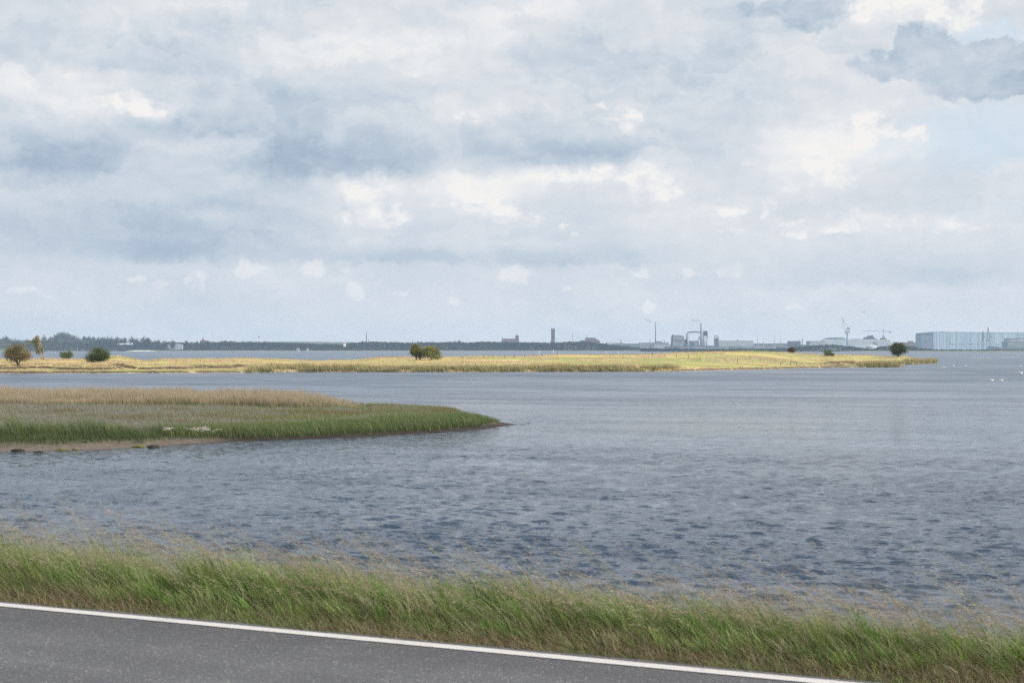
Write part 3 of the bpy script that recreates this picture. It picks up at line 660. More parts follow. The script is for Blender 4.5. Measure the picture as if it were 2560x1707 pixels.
def driftwood():
    rng = random.Random(3)
    for px, py, n, sp, lab in ((510, 1076, 24, .8, 'pile of bleached driftwood sticks lying in the green marsh grass'), (420, 1074, 7, .5, 'few bleached sticks left of the driftwood pile in marsh grass')):
        d = dist_row(py, .9); mb = MB(); root = empty('driftwood_pile', (X(px, d), d, .85), lab, 'driftwood')
        for i in range(n):
            x, y, z = rng.gauss(0, sp * .55), rng.gauss(0, .5), rng.random() * .25 * sp
            a = rng.random() * 3.14; L = .14 + .22 * rng.random()
            mb.tube([(x - L*math.cos(a), y - L*math.sin(a), z), (x, y, z + .06), (x + L*math.cos(a), y + L*math.sin(a), z + rng.uniform(-.05, .15))], [.022, .026, .015], 5)
            mb.build('stick', WOODW, root); mb = MB()
driftwood()

# ------------------------------------------------------------------ the sunlit island
FI_front = [(-500,935),(0,934),(400,933),(600,932),(750,930.5),(1200,930),(1600,929),(1700,928),(1880,924),(2030,920),(2100,919),(2165,918.5),(2246,918),(2262,911.5),(2300,910),(2346,907.5)]
FI_ridge = [(-500,900),(0,899),(60,899),(120,897),(200,899),(245,899),(262,894),(292,889.5),(325,895),(350,901),(370,902),(400,898),(500,897),(600,895.5),(690,898),(750,901),(800,901),(900,899),(940,893.5),(1100,893),(1200,890),(1300,891),(1400,886.5),(1450,887),(1600,886),(1700,881.5),(1800,879),(1880,878),(1960,880.5),(2050,887),(2100,886.5),(2160,888),(2230,892),(2262,890),(2300,898),(2330,902),(2346,905)]
FI_dep = [(-500,100),(400,95),(1000,110),(1700,120),(2000,110),(2200,120),(2250,90),(2300,50),(2346,10)]
def fi_surf(PX, Tt):
    fd = 6 * F / (interp(PX, FI_front) - HZ); rd = fd + interp(PX, FI_dep)
    zr = H - (interp(PX, FI_ridge) - HZ) * rd / F
    d = fd + (rd - fd) * Tt; x = X(PX, d); m_ = d - fd
    n1 = fbm(x / 14, d / 10, 41, 4) - .5; n2 = fbm(x / 3, d / 3, 43, 3) - .5
    tt = np.clip(Tt, 0, 1)
    bank = 0.55 * sstep(m_ + 3 * n1 + 2 * n2, 2.0, 3.4)
    sc2 = interp(PX, [(-500, 1), (600, 1), (700, 0), (2040, 0), (2070, 1), (2135, 1), (2160, 0), (2400, 0)])
    pos = 24 + 26 * n1 * 1.6
    scarp = .75 * sstep(m_, pos - 1.2, pos + 1.2) * sc2
    smooth_ = (zr - .55 - .75 * sc2) * (0.45 * tt + .55 * tt * tt * (3 - 2 * tt))
    z = bank + scarp + smooth_ + (n1 * .7 + n2 * .12) * tt * (1 - tt) * 2.2 + n2 * .08
    z = z * np.clip((m_ + 2) / 3, 0, 1) + np.where(m_ < 1, -.12, 0) * (1 - np.clip(m_, 0, 1))
    back = np.clip((Tt - 1) / .5, 0, 1); z = z * (1 - back ** 1.5) - .6 * back
    z = np.where(m_ < 0, m_ * .2 - .1, z)
    return x, d, z, m_
def find_d(px, py, tmin=0.02):
    ts = np.linspace(tmin, 1.0, 400); x, d, z, m_ = fi_surf(np.full(400, float(px)), ts)
    rows = HZ + (H - z) * F / d; i = np.argmax(rows <= py) if (rows <= py).any() else 399
    return float(x[i]), float(d[i]), float(z[i])
FI_cols = dict(tan=(0.50,0.37,0.22), gold=(0.44,0.34,0.11), green=(0.25,0.27,0.075))
def fi_color(x, d, px):
    a = fbm(x / 30, d / 9, 81, 4); b = fbm(x / 12 + 7, d / 5, 83, 4)
    c = lerp3((0.44, 0.35, 0.14), (0.25, 0.27, 0.09), sstep(a, .38, .58))
    c = lerp3(c, (0.48, 0.37, 0.26), sstep(b, .52, .68) * .85)
    right = sstep(px, 1650, 1800) * sstep(fbm(x / 40, d / 12, 85), .35, .6) * .5
    return lerp3(c, (0.24, 0.27, 0.10), right)
def build_island():
    rng = np.random.default_rng(17)
    pxs = np.concatenate([np.linspace(-500, -20, 60)[:-1], np.linspace(-20, 2346, 1300)]); ts = np.concatenate([np.linspace(-.08, .4, 130)[:-1], np.linspace(.4, 1.5, 90)])
    PX, Tt = np.meshgrid(pxs, ts, indexing='ij'); x, d, z, m_ = fi_surf(PX, Tt)
    c = fi_color(x, d, PX)
    gz = np.gradient(z, axis=1) / np.maximum(np.gradient(d, axis=1), .01)
    steep = sstep(gz, .22, .40); reedy = interp(PX, [(-500,0),(600,0),(650,1),(1640,1),(1700,.3),(1720,0),(2150,0),(2170,1),(2346,1)])
    soil = np.maximum(steep, sstep(fbm(x / 4, d / 4, 99, 3), .5, .58) * sstep(PX, 2060, 2080) * sstep(PX, 2150, 2130) * sstep(z, .4, .7) * sstep(z, 2.2, 1.6))
    c = lerp3(c, (0.085, 0.06, 0.045), soil * (1 - .5 * reedy))
    lowz = sstep(z, .42, .28) * (1 - soil); c = lerp3(c, (0.36, 0.28, 0.21), lowz)
    gl = sstep(z, .3, .5) * sstep(m_, 22, 6) * (1 - soil) * (PX < 620); c = lerp3(c, (0.22, 0.26, 0.07), gl * .8)
    V = np.stack([x, d, z], -1).reshape(-1, 3); a, b = PX.shape
    i = np.arange(a - 1)[:, None] * b + np.arange(b - 1)[None]
    Fc = np.stack([i, i + b, i + b + 1, i + 1], -1).reshape(-1, 4)
    tag(mesh_np('island_ground', V, Fc, mat_ground('island_turf', .28, .5, (.5, 1, 1), .2), col=c.reshape(-1, 3), smooth=True), kind='structure')
    def wind(n, sp): a = math.pi + rng.normal(size=n) * sp; return np.stack([np.cos(a), np.sin(a)], 1)
    # dry meadow tussocks
    n = 150000; px = rng.uniform(-120, 2340, n); t = rng.uniform(.02, 1.05, n); x, d, z, m_ = fi_surf(px, t)
    b = fbm(x / 12 + 7, d / 5, 83, 4); long_ = np.maximum(sstep(b, .50, .64), sstep(t, .88, .97) * sstep(fbm(x / 20, d / 6, 87), .4, .55))
    keep = (z > .5) & (rng.random(n) < .12 + .88 * long_); px, t, x, d, z, m_, long_ = (a_[keep] for a_ in (px, t, x, d, z, m_, long_)); n = len(px)
    c = fi_color(x, d, px) * (1 + .15 * rng.normal(size=(n, 1))); c = lerp3(c, (0.55, 0.40, 0.25), long_ * .6).clip(0.02, .8)
    h = .10 + .42 * long_ * (.5 + rng.random(n))
    parts = [blades('', np.stack([x, d, z - .03], 1), h, .08 + .08 * rng.random(n), .4 + .4 * rng.random(n), wind(n, .7), rng.random(n) * 6.3, c * .85, c, None, 2)]
    V, T, C = join(parts); tag(mesh_np('meadow_grass', V, T, GRASS, col=C), 'dry golden meadow grass on the sunlit island', 'grass', kind='stuff')
    # reed fringe on the shore
    parts = []
    n = 120000; px = rng.uniform(610, 2346, n); mm = rng.uniform(0.8, 20, n) * np.where(px > 2165, .8, 1)
    dep = interp(px, FI_dep); x, d, z, m_ = fi_surf(px, mm / dep)
    e = fbm(x / 5, d / 6, 101, 4); pat = interp(px, [(600,0),(650,1),(1500,.9),(1650,.6),(1700,.12),(1720,0),(2140,0),(2165,1.2),(2346,1.1)])
    gapn = fbm(x / 1.6, d / 2.5, 103, 3)
    keep = (rng.random(n) < pat * (.25 + sstep(gapn, .35, .6))) & (mm < 1 + 17 * sstep(e, .25, .55))
    px, x, d, z, m_, e, gapn = (a_[keep] for a_ in (px, x, d, z, m_, e, gapn)); n = len(px)
    h = (1.0 + .8 * rng.random(n)) * (.55 + .7 * e) * (1 + .35 * sstep(px, 640, 700) * sstep(px, 960, 860)) * (1 + .25 * sstep(px, 2160, 2180))
    green = rng.random(n) < .55 * sstep(m_, 14, 3) + .1 * e
    ct = np.where(green[:, None], pick(rng, [(0.27,0.29,0.11),(0.33,0.33,0.14),(0.22,0.25,0.09)], n), pick(rng, [(0.52,0.42,0.24),(0.56,0.45,0.27),(0.47,0.37,0.22)], n))
    cb = ct * .55
    parts = [blades('', np.stack([x, d, z - .05], 1), h, .06 + .07 * rng.random(n), .15 + .35 * rng.random(n), wind(n, .5), rng.random(n) * 6.3, cb, ct, None, 2)]
    V, T, C = join(parts); tag(mesh_np('reeds', V, T, GRASS, col=C), 'pale reed fringe along the front shore of the sunlit island', 'reeds', kind='stuff')
    # pale stones at the waterline
    n = 700; px = rng.uniform(-60, 2040, n); k_ = fbm(px / 40, px * 0, 105) > .42; px = px[k_]; n = len(px)
    x, d, z, m_ = fi_surf(px, rng.uniform(0.004, .012, n))
    P = np.stack([x, d, np.maximum(z, 0) + .04], 1); s = (.07 + .14 * rng.random(n) ** 2)[:, None]
    dirs = np.array([(1,0,0),(0,1,0),(-1,0,0),(0,-1,0),(0,0,.6),(0,0,-.6)])
    V = (P[:, None] + dirs[None] * s[:, None] * (0.7 + .6 * rng.random((n, 6, 1)))).reshape(-1, 3)
    tr = np.array([(0,1,4),(1,2,4),(2,3,4),(3,0,4),(1,0,5),(2,1,5),(3,2,5),(0,3,5)])
    T = (tr[None] + (np.arange(n) * 6)[:, None, None]).reshape(-1, 3)
    C = np.repeat(pick(rng, [(0.5,0.46,0.4),(0.38,0.34,0.3),(0.6,0.57,0.52)], n), 6, 0)
    tag(mesh_np('pebbles', V, T, mat_ground('stone', .2, 3), col=C), 'pale stones along the waterline of the sunlit island', 'pebbles', kind='stuff')
build_island()

# ------------------------------------------------------------------ trees and bushes
BARK = mat_basic('bark', (0.12, 0.09, 0.07), .9, .35, 3)
def tree(name, label, cat, base, blobs_, leaf, nleaf, cols, trunk=None, seed=1, group=None, sub=.28, shell=.55, bark=BARK, loose=0.12, wind=0):
    """blobs_: (x, y, z, rx, ry, rz) lobes relative to the base, metres; trunk: list of (points, radii)"""
    rng = np.random.default_rng(seed)
    root = empty(name, base, label, cat, group)
    mb = MB(); r0 = .05 * max(b[2] + b[5] for b in blobs_)
    if trunk:
        for pts, rad in trunk: mb.tube(pts, rad, 7)
    else:
        b = max(blobs_, key=lambda b: b[3] * b[5]); mb.tube([(0,0,-.3), (b[0]*.2, b[1]*.2, b[2]*.4), (b[0]*.8, b[1]*.8, b[2])], [r0, r0*.8, r0*.4], 7)
    vol = np.array([b[3]*b[4]*b[5] for b in blobs_]) ** .7; vol /= vol.sum()
    P, C = [], []
    fork = trunk[0][0][-1] if trunk else (blobs_[0][0]*.2, blobs_[0][1]*.2, blobs_[0][2]*.4)
    for b, v in zip(blobs_, vol):
        k = max(8, int(26 * v * 4)); dirs = rng.normal(size=(k, 3)); dirs /= np.linalg.norm(dirs, axis=1)[:, None]
        rad = shell + (1 - shell) * rng.random((k, 1)) ** .5
        cc = dirs * rad * np.array(b[3:6]) * (0.82 + .3 * rng.random((k, 1))) + np.array(b[:3])
        for q_ in range(min(k, 9)):
            e = Vector(cc[q_]) * .92; f0 = Vector(fork)
            if e.z > 0.1: mb.tube([f0, f0.lerp(e, .55) + Vector((0, 0, .1 * b[5])), e], [r0*.35, r0*.2, r0*.07], 4)
        m_ = int(nleaf * v / k); sr = sub * (b[3]*b[4]*b[5]) ** (1/3)
        for q_ in range(k):
            pp = cc[q_] + rng.normal(size=(m_, 3)) * sr * (0.7 + .6 * rng.random()) * np.array((1.1, 1.1, .75))
            tone = np.array(cols[rng.integers(len(cols))]) * (.8 + .4 * rng.random())
            P.append(pp); C.append(tone * (1 + .18 * rng.normal(size=(m_, 1))).clip(.5, 1.6))
        m2 = int(nleaf * v * loose); dirs = rng.normal(size=(m2, 3)); dirs /= np.linalg.norm(dirs, axis=1)[:, None]
        P.append(dirs * np.array(b[3:6]) * rng.uniform(.3, 1.12, (m2, 1)) + np.array(b[:3])); C.append(pick(rng, cols, m2))
    P = np.concatenate(P); C = np.concatenate(C); ok = P[:, 2] > 0.02; P, C = P[ok], C[ok]
    V, T, Cc = leafs(P, leaf, C, rng)
    mb.build('trunk', bark, root, smooth=True)
    mesh_np('crown', V, T, LEAF, root, col=Cc)
    return root
def isl(px, py):  # base point on the island
    x, d, z = find_d(px, py); return (x, d, z - .05), d / F
G1 = [(0.08,0.115,0.032),(0.115,0.15,0.045),(0.06,0.09,0.026)]
G2 = [(0.12,0.16,0.04),(0.17,0.20,0.06),(0.09,0.12,0.03)]
GB = [(0.18,0.15,0.06),(0.23,0.17,0.08),(0.15,0.16,0.055),(0.25,0.19,0.10)]
b, m = isl(45, 913.5)
tree('hawthorn_tree', 'rounded brownish green tree on a short forked trunk, first on the island from the left', 'tree', b,
     [(-.3*m*10,0,30*m,28*m,24*m,17*m),(14*m,0,24*m,19*m,18*m,13*m),(-16*m,0,26*m,17*m,16*m,12*m),(0,0,40*m,20*m,18*m,11*m)], .24, 9000, GB,
     trunk=[([(0,0,-.3),(-2*m,0,9*m),(-4*m,0,18*m)],[.28,.22,.16]),([(0,0,0),(3*m,0,8*m),(6*m,0,20*m)],[.2,.16,.1]),([(0,0,0),(-6*m,0,12*m),(-14*m,0,22*m)],[.16,.12,.06])], seed=3)
b, m = isl(106, 899)
tree('hawthorn_tree', 'thin windswept tree with sparse rusty upper branches behind the rounded one', 'tree', b,
     [(-13*m,0,50*m,7*m,6*m,9*m),(-13*m,0,35*m,8*m,6*m,9*m),(-9*m,0,22*m,9*m,7*m,8*m),(-24*m,0,44*m,14*m,5*m,5*m),(1*m,0,22*m,4*m,3*m,9*m)], .22, 1700, [(0.26,0.20,0.10),(0.22,0.20,0.085),(0.16,0.19,0.065)],
     trunk=[([(1*m,0,-.3),(-3*m,0,10*m),(-9*m,0,20*m),(-13*m,0,40*m),(-13*m,0,62*m)],[.26,.22,.18,.12,.04]),([(2*m,0,-.2),(3*m,0,14*m),(2*m,0,30*m)],[.2,.14,.05]),([(-12*m,0,36*m),(-28*m,0,46*m)],[.08,.03]),([(-12*m,0,44*m),(-24*m,0,54*m)],[.07,.03])], seed=4, loose=.4,
     bark=mat_basic('pale_bark', (0.34,0.27,0.19), .9, .3, 3))
b, m = isl(166, 898)
tree('bush', 'small yellow green bush between the thin tree and the large dark bush', 'bush', b, [(0,0,10*m,13*m,12*m,9*m),(-9*m,0,13*m,8*m,8*m,6*m),(6*m,0,14*m,8*m,8*m,8*m)], .22, 2600, G2 + G1[:1], seed=5)
b, m = isl(246, 905.5)
tree('bush', 'large dense dark green bush on the left part of the island', 'bush', b, [(0,0,16*m,26*m,22*m,15*m),(4*m,0,24*m,17*m,15*m,12*m),(-14*m,0,10*m,14*m,14*m,9*m),(13*m,0,10*m,14*m,14*m,9*m)], .26, 7500, G1 + G2[2:], seed=6)
b, m = isl(1041, 899)
tree('willow_tree', 'leaning dark green tree touching the round shrub in mid island', 'tree', b, [(-3*m,0,24*m,10*m,10*m,12*m),(4*m,0,30*m,10*m,9*m,8*m),(-8*m,0,17*m,8*m,8*m,7*m),(10*m,0,18*m,8*m,8*m,9*m),(-6*m,0,34*m,6*m,6*m,5*m),(7*m,0,12*m,9*m,8*m,9*m),(-5*m,-3*m,12*m,6*m,6*m,6*m)], .25, 6000, [(0.17,0.18,0.05),(0.12,0.145,0.04),(0.26,0.23,0.075)],
     trunk=[([(0,0,-.3),(-1*m,0,8*m),(-3*m,0,18*m)],[.3,.24,.15]),([(9*m,0,-.2),(9*m,0,8*m),(10*m,0,16*m)],[.25,.2,.12])], seed=7)
b, m = isl(1078, 899.5)
tree('willow_bush', 'broad yellow green shrub right of the leaning dark tree', 'bush', b, [(0,0,16*m,22*m,18*m,14*m),(-14*m,0,20*m,14*m,12*m,12*m),(-8*m,0,26*m,14*m,12*m,9*m),(6*m,0,26*m,13*m,12*m,8*m),(15*m,0,12*m,11*m,11*m,11*m)], .25, 6500, [(0.27,0.28,0.09),(0.20,0.225,0.065),(0.32,0.30,0.11),(0.15,0.17,0.05)], seed=8)
b, m = isl(1979, 881.2)
tree('bush', 'small dark reddish bush on top of the golden hill', 'bush', b, [(0,0,6*m,10*m,9*m,6*m),(0,0,10*m,6*m,6*m,4*m)], .24, 2000, [(0.12,0.08,0.045),(0.09,0.08,0.035),(0.16,0.09,0.05)], seed=9)
b, m = isl(2069, 889.5)
tree('bush', 'small bright green bush on the right slope of the hill', 'bush', b, [(0,0,8*m,10*m,9*m,7*m),(10*m,0,4*m,8*m,7*m,4*m)], .24, 2200, [(0.10,0.15,0.045),(0.07,0.11,0.03),(0.16,0.21,0.07)], seed=10)
b, m = isl(2246, 891.5)
tree('round_tree', 'round dark green tree standing alone near the right tip of the island', 'tree', b, [(0,0,20*m,17*m,15*m,15*m),(-5*m,0,27*m,11*m,10*m,8*m),(8*m,0,15*m,11*m,10*m,9*m),(-8*m,0,14*m,10*m,10*m,9*m)], .3, 7500, G1 + [(0.10,0.10,0.03)], seed=11,
     trunk=[([(0,0,-.3),(0,0,6*m),(-1*m,0,14*m)],[.4,.3,.2])])

# ------------------------------------------------------------------ fence posts, gate frame, poles
POSTM = mat_basic('weathered_post', (0.12, 0.10, 0.09), .9, .3, 6); POSTW = mat_basic('pale_post', (0.55, 0.50, 0.45), .9, .2, 6)
ORD = ['first','second','third','fourth','fifth','sixth','seventh','eighth','ninth','tenth','eleventh','twelfth','thirteenth','fourteenth','fifteenth','sixteenth','seventeenth','eighteenth','nineteenth','twentieth']
TENS = ['twenty','thirty','forty']
def ordw(i):
    if i < 20: return ORD[i]
    t, u = divmod(i + 1, 10)
    return {2:'twentieth',3:'thirtieth',4:'fortieth'}[t] if u == 0 else TENS[t-2] + '-' + ORD[u-1]
def post(px, py, hpx, label, group, pale=False, lean=0, w_=.13):
    x, d, z = find_d(px, py); h = hpx * d / F; mb = MB()
    r = w_ / 2; mb.tube([(0,0,-.3),(lean*.5,0,h*.5),(lean,0,h-.05),(lean,0,h)], [r*1.05, r, r*.95, r*.5], 7)
    return tag(mb.build('fence_post', POSTW if pale else POSTM, loc=(x, d, z)), label, 'fence post', group)
row1 = [(1209,895.5,6),(1235,897,8),(1261,896.5,8),(1286,894.5,6),(1312,893.5,7),(1334,892,5),(1357,891,5),(1393,888.5,8)]
for i, (px, py, h) in enumerate(row1):
    post(px, py, h, 'dark fence post, %s from the left in the row behind the reed meadow' % ORD[i], 'fence posts along the back of the island')
row2 = [(1603,888,9,1),(1631.5,889,8,0),(1662,891.5,8,0),(1691,893,8,0),(1722,896,10,0),(1750,899,10,0),(1782,902.5,11,1),(1812,903.5,10,0),(1844,908,12,0),(1874,909.5,10,1),(1914,911,9,1),(1951.5,914,10,0)]
for i, (px, py, h, pl) in enumerate(row2):
    post(px, py, h, '%s fence post, %s from the left in the row crossing the hill' % ('pale' if pl else 'dark', ORD[i]), 'fence posts crossing the golden hill', bool(pl), lean=.06 * ((i * 7) % 3 - 1), w_=.17)
def gate():
    x, d, z = find_d(1984, 914.5); m_ = d / F
    root = empty('gate_frame', (x, d, z), 'open rectangular timber frame standing on the grass near the shore', 'gate frame')
    for s_ in (-8, 8): MB().tube([(s_*m_,0,-.3),(s_*m_,0,9.6*m_)], [.075, .07], 6).build('post', POSTM, root)
    MB().tube([(-8.6*m_,0,9.7*m_),(8.6*m_,0,9.7*m_)], [.07,.07], 6).build('top_rail', POSTM, root)
    MB().tube([(-8*m_,0,.6*m_),(8*m_,0,.6*m_)], [.04,.04], 6).build('bottom_rail', POSTM, root)
gate()
WHITE = mat_basic('white_paint', (0.8, 0.8, 0.78), .5, .08, 1)
for i, (px, top, bot, d) in enumerate(((1348,877,889,620),(1383,875,889,640),(1515,879,887,640),(1546,879,887,650))):
    mb = MB(); mb.tube([(0,0,-.5),(0,0,Z(top,d))], [.11,.08], 8); mb.box(-.25,.25,-.04,.04,Z(top,d)-.5,Z(top,d)-.1)
    tag(mb.build('marker_pole', WHITE, loc=(X(px,d), d, 0)), 'white marker pole in the water behind the island, %s of four from the left' % ORD[i], 'marker pole', 'white marker poles behind the island')

# ------------------------------------------------------------------ birds
BIRD = mat_basic('white_feathers', (0.82, 0.81, 0.78), .7, .05, 3); BILL = mat_basic('orange_bill', (0.6, 0.22, 0.05), .5, .1, 5); DARKB = mat_basic('dark_feathers', (0.06,0.055,0.05), .7, .2, 5)
def swan(L=1.15, up=True):
    root = empty('swan', (0,0,0)); mb = MB()
    mb.tube([(-.62*L,0,.20*L),(-.48*L,0,.14*L),(-.25*L,0,.11*L),(0,0,.09*L),(.2*L,0,.10*L),(.32*L,0,.15*L)], [.015*L,.08*L,.15*L,.17*L,.13*L,.05*L], 10, .85)
    if up: mb.tube([(.25*L,0,.12*L),(.36*L,0,.20*L),(.34*L,0,.36*L),(.30*L,0,.50*L),(.34*L,0,.60*L),(.42*L,0,.60*L),(.47*L,0,.575*L)], [.07*L,.05*L,.034*L,.03*L,.04*L,.045*L,.02*L], 8)
    else: mb.tube([(.25*L,0,.12*L),(.34*L,0,.22*L),(.30*L,0,.30*L),(.18*L,0,.30*L),(.08*L,0,.27*L)], [.07*L,.05*L,.04*L,.045*L,.02*L], 8)
    mb.build('body', BIRD, root, smooth=True)
    for s_ in (-1, 1):
        MB().tube([(.18*L,s_*.10*L,.17*L),(-.05*L,s_*.14*L,.25*L),(-.35*L,s_*.10*L,.27*L),(-.56*L,s_*.04*L,.25*L)], [.04*L,.10*L,.09*L,.012*L], 8, .6).build('wing', BIRD, root, smooth=True)
    if up: MB().tube([(.46*L,0,.58*L),(.56*L,0,.545*L)], [.022*L,.008*L], 6).build('bill', BILL, root)
    return root
def clone(root, loc, rz, s_=1.0):
    r = root.copy(); SC.collection.objects.link(r); r.location = loc; r.rotation_euler = (0,0,rz); r.scale = (s_,)*3
    for ch in list(root.children):
        c = ch.copy(); SC.collection.objects.link(c); c.parent = r
    return r
sw_up = swan(1.15, True); sw_dn = swan(1.15, False); used = {'u': False, 'd': False}
def put_swan(px, py, face, s_, label, group, kind='u'):
    d = dist_row(py); src = sw_up if kind == 'u' else sw_dn; rz = 0.15 if face > 0 else math.pi - .2
    if not used[kind]:
        o = src; o.location = (X(px,d), d, -.02); o.rotation_euler = (0,0,rz); o.scale = (s_,)*3; used[kind] = True
    else: o = clone(src, (X(px,d), d, -.02), rz, s_)
    tag(o, label, 'swan', group)
put_swan(2479.5, 951.5, 1, .80, 'left swan of the nearest pair, neck raised, swimming right', 'swans on the bay')
put_swan(2503.5, 951.5, 1, .80, 'right swan of the nearest pair, neck raised, swimming right', 'swans on the bay')
put_swan(2383.5, 915, 1, .92, 'big white swan off the island tip, middle of the loose trio', 'swans on the bay')
put_swan(2358.5, 919, -1, .9, 'swan with lowered neck just off the island tip, left of the trio', 'swans on the bay', 'd')
put_swan(2414, 915.3, 1, .8, 'smaller swan right of the trio with upright neck', 'swans on the bay')
put_swan(2550, 917, -1, .9, 'swan at the right picture edge level with the trio, upper of two', 'swans on the bay')
put_swan(2553, 934, 1, 1.0, 'hunched swan at the right picture edge, lower of two', 'swans on the bay', 'd')
put_swan(2161, 919.5, -1, .8, 'swan with lowered neck close to the reeds at the island shore', 'swans on the bay', 'd')
far = [2400.5,2412,2428,2431.5,2437,2444.5,2450,2458,2466.5,2468,2471,2475,2491.5,2506.5,2514,2519.5,2528,2533,2543.5]
for i, px in enumerate(far):
    rng_ = random.Random(i); d = dist_row(894.5 + rng_.uniform(-.8, .8) - (2 if px == 2466.5 else 0))
    kind = 'u' if rng_.random() < .5 else 'd'; o = clone(sw_up if kind == 'u' else sw_dn, (X(px,d), d, 0), rng_.choice((0.1, 3.0)), .75 + .6 * rng_.random())
    tag(o, 'distant white swan, %s from the left in the loose row before the blue hall' % ORD[i], 'swan', 'distant swans before the blue hall')
for i, (px, py, lab) in enumerate(((450,878.6,'tiny white swan on the far water left of the church spire'),(610,880,'tiny white swan on the far water right of the church spire'),(826,880,'tiny white swan on the far water below the brick chimney'),(139,882.5,'tiny white swan on the water behind the small bush'))):
    d = dist_row(py); tag(clone(sw_dn, (X(px,d), d, 0), .1, 2.0), lab, 'swan', 'swans far across the bay')
def gull(px, py, d, span, mat, label, flap=.35, rz=.5):
    root = empty('gull', (X(px,d), d, Z(py,d)), label, 'gull', 'gulls in the air', rz)
    MB().tube([(-.35*span,0,0),(-.2*span,0,.0),(0,0,.0),(.16*span,0,.02*span),(.24*span,0,.02*span)], [.01*span,.05*span,.07*span,.045*span,.01*span], 7).build('body', mat, root, smooth=True)
    for s_ in (-1, 1):
        mb = MB(); mb.add([(.08*span,0,.02),(-.1*span,0,.02),(-.04*span,s_*.28*span,flap*.3*span),(.08*span,s_*.26*span,flap*.3*span),(-.12*span,s_*.52*span,flap*.22*span),
                           (.08*span,0,.05),(-.1*span,0,.05),(-.04*span,s_*.28*span,flap*.3*span+.03),(.08*span,s_*.26*span,flap*.3*span+.03),(-.12*span,s_*.52*span,flap*.22*span+.02)],
                          [(0,1,2,3),(3,2,4),(5,8,7,6),(8,9,7),(0,3,8,5),(3,4,9,8),(1,6,7,2),(2,7,9,4)])
        mb.build('wing', mat, root)
gull(2160.5, 782, 300, 1.1, DARKB, 'dark bird flying high right of the harbour crane', .9, 1.2)
gull(2070, 813, 500, 1.3, BIRD, 'white gull flying left of the harbour crane', .6, .4)
gull(573.5, 841.5, 500, 1.3, BIRD, 'white gull flying above the wood right of the spire', .3)
gull(647, 843, 450, 1.2, DARKB, 'dark bird flying above the wood right of the white gull', .4)
gull(608, 848.5, 600, 1.0, DARKB, 'tiny grey bird between the two larger birds above the wood', .4)

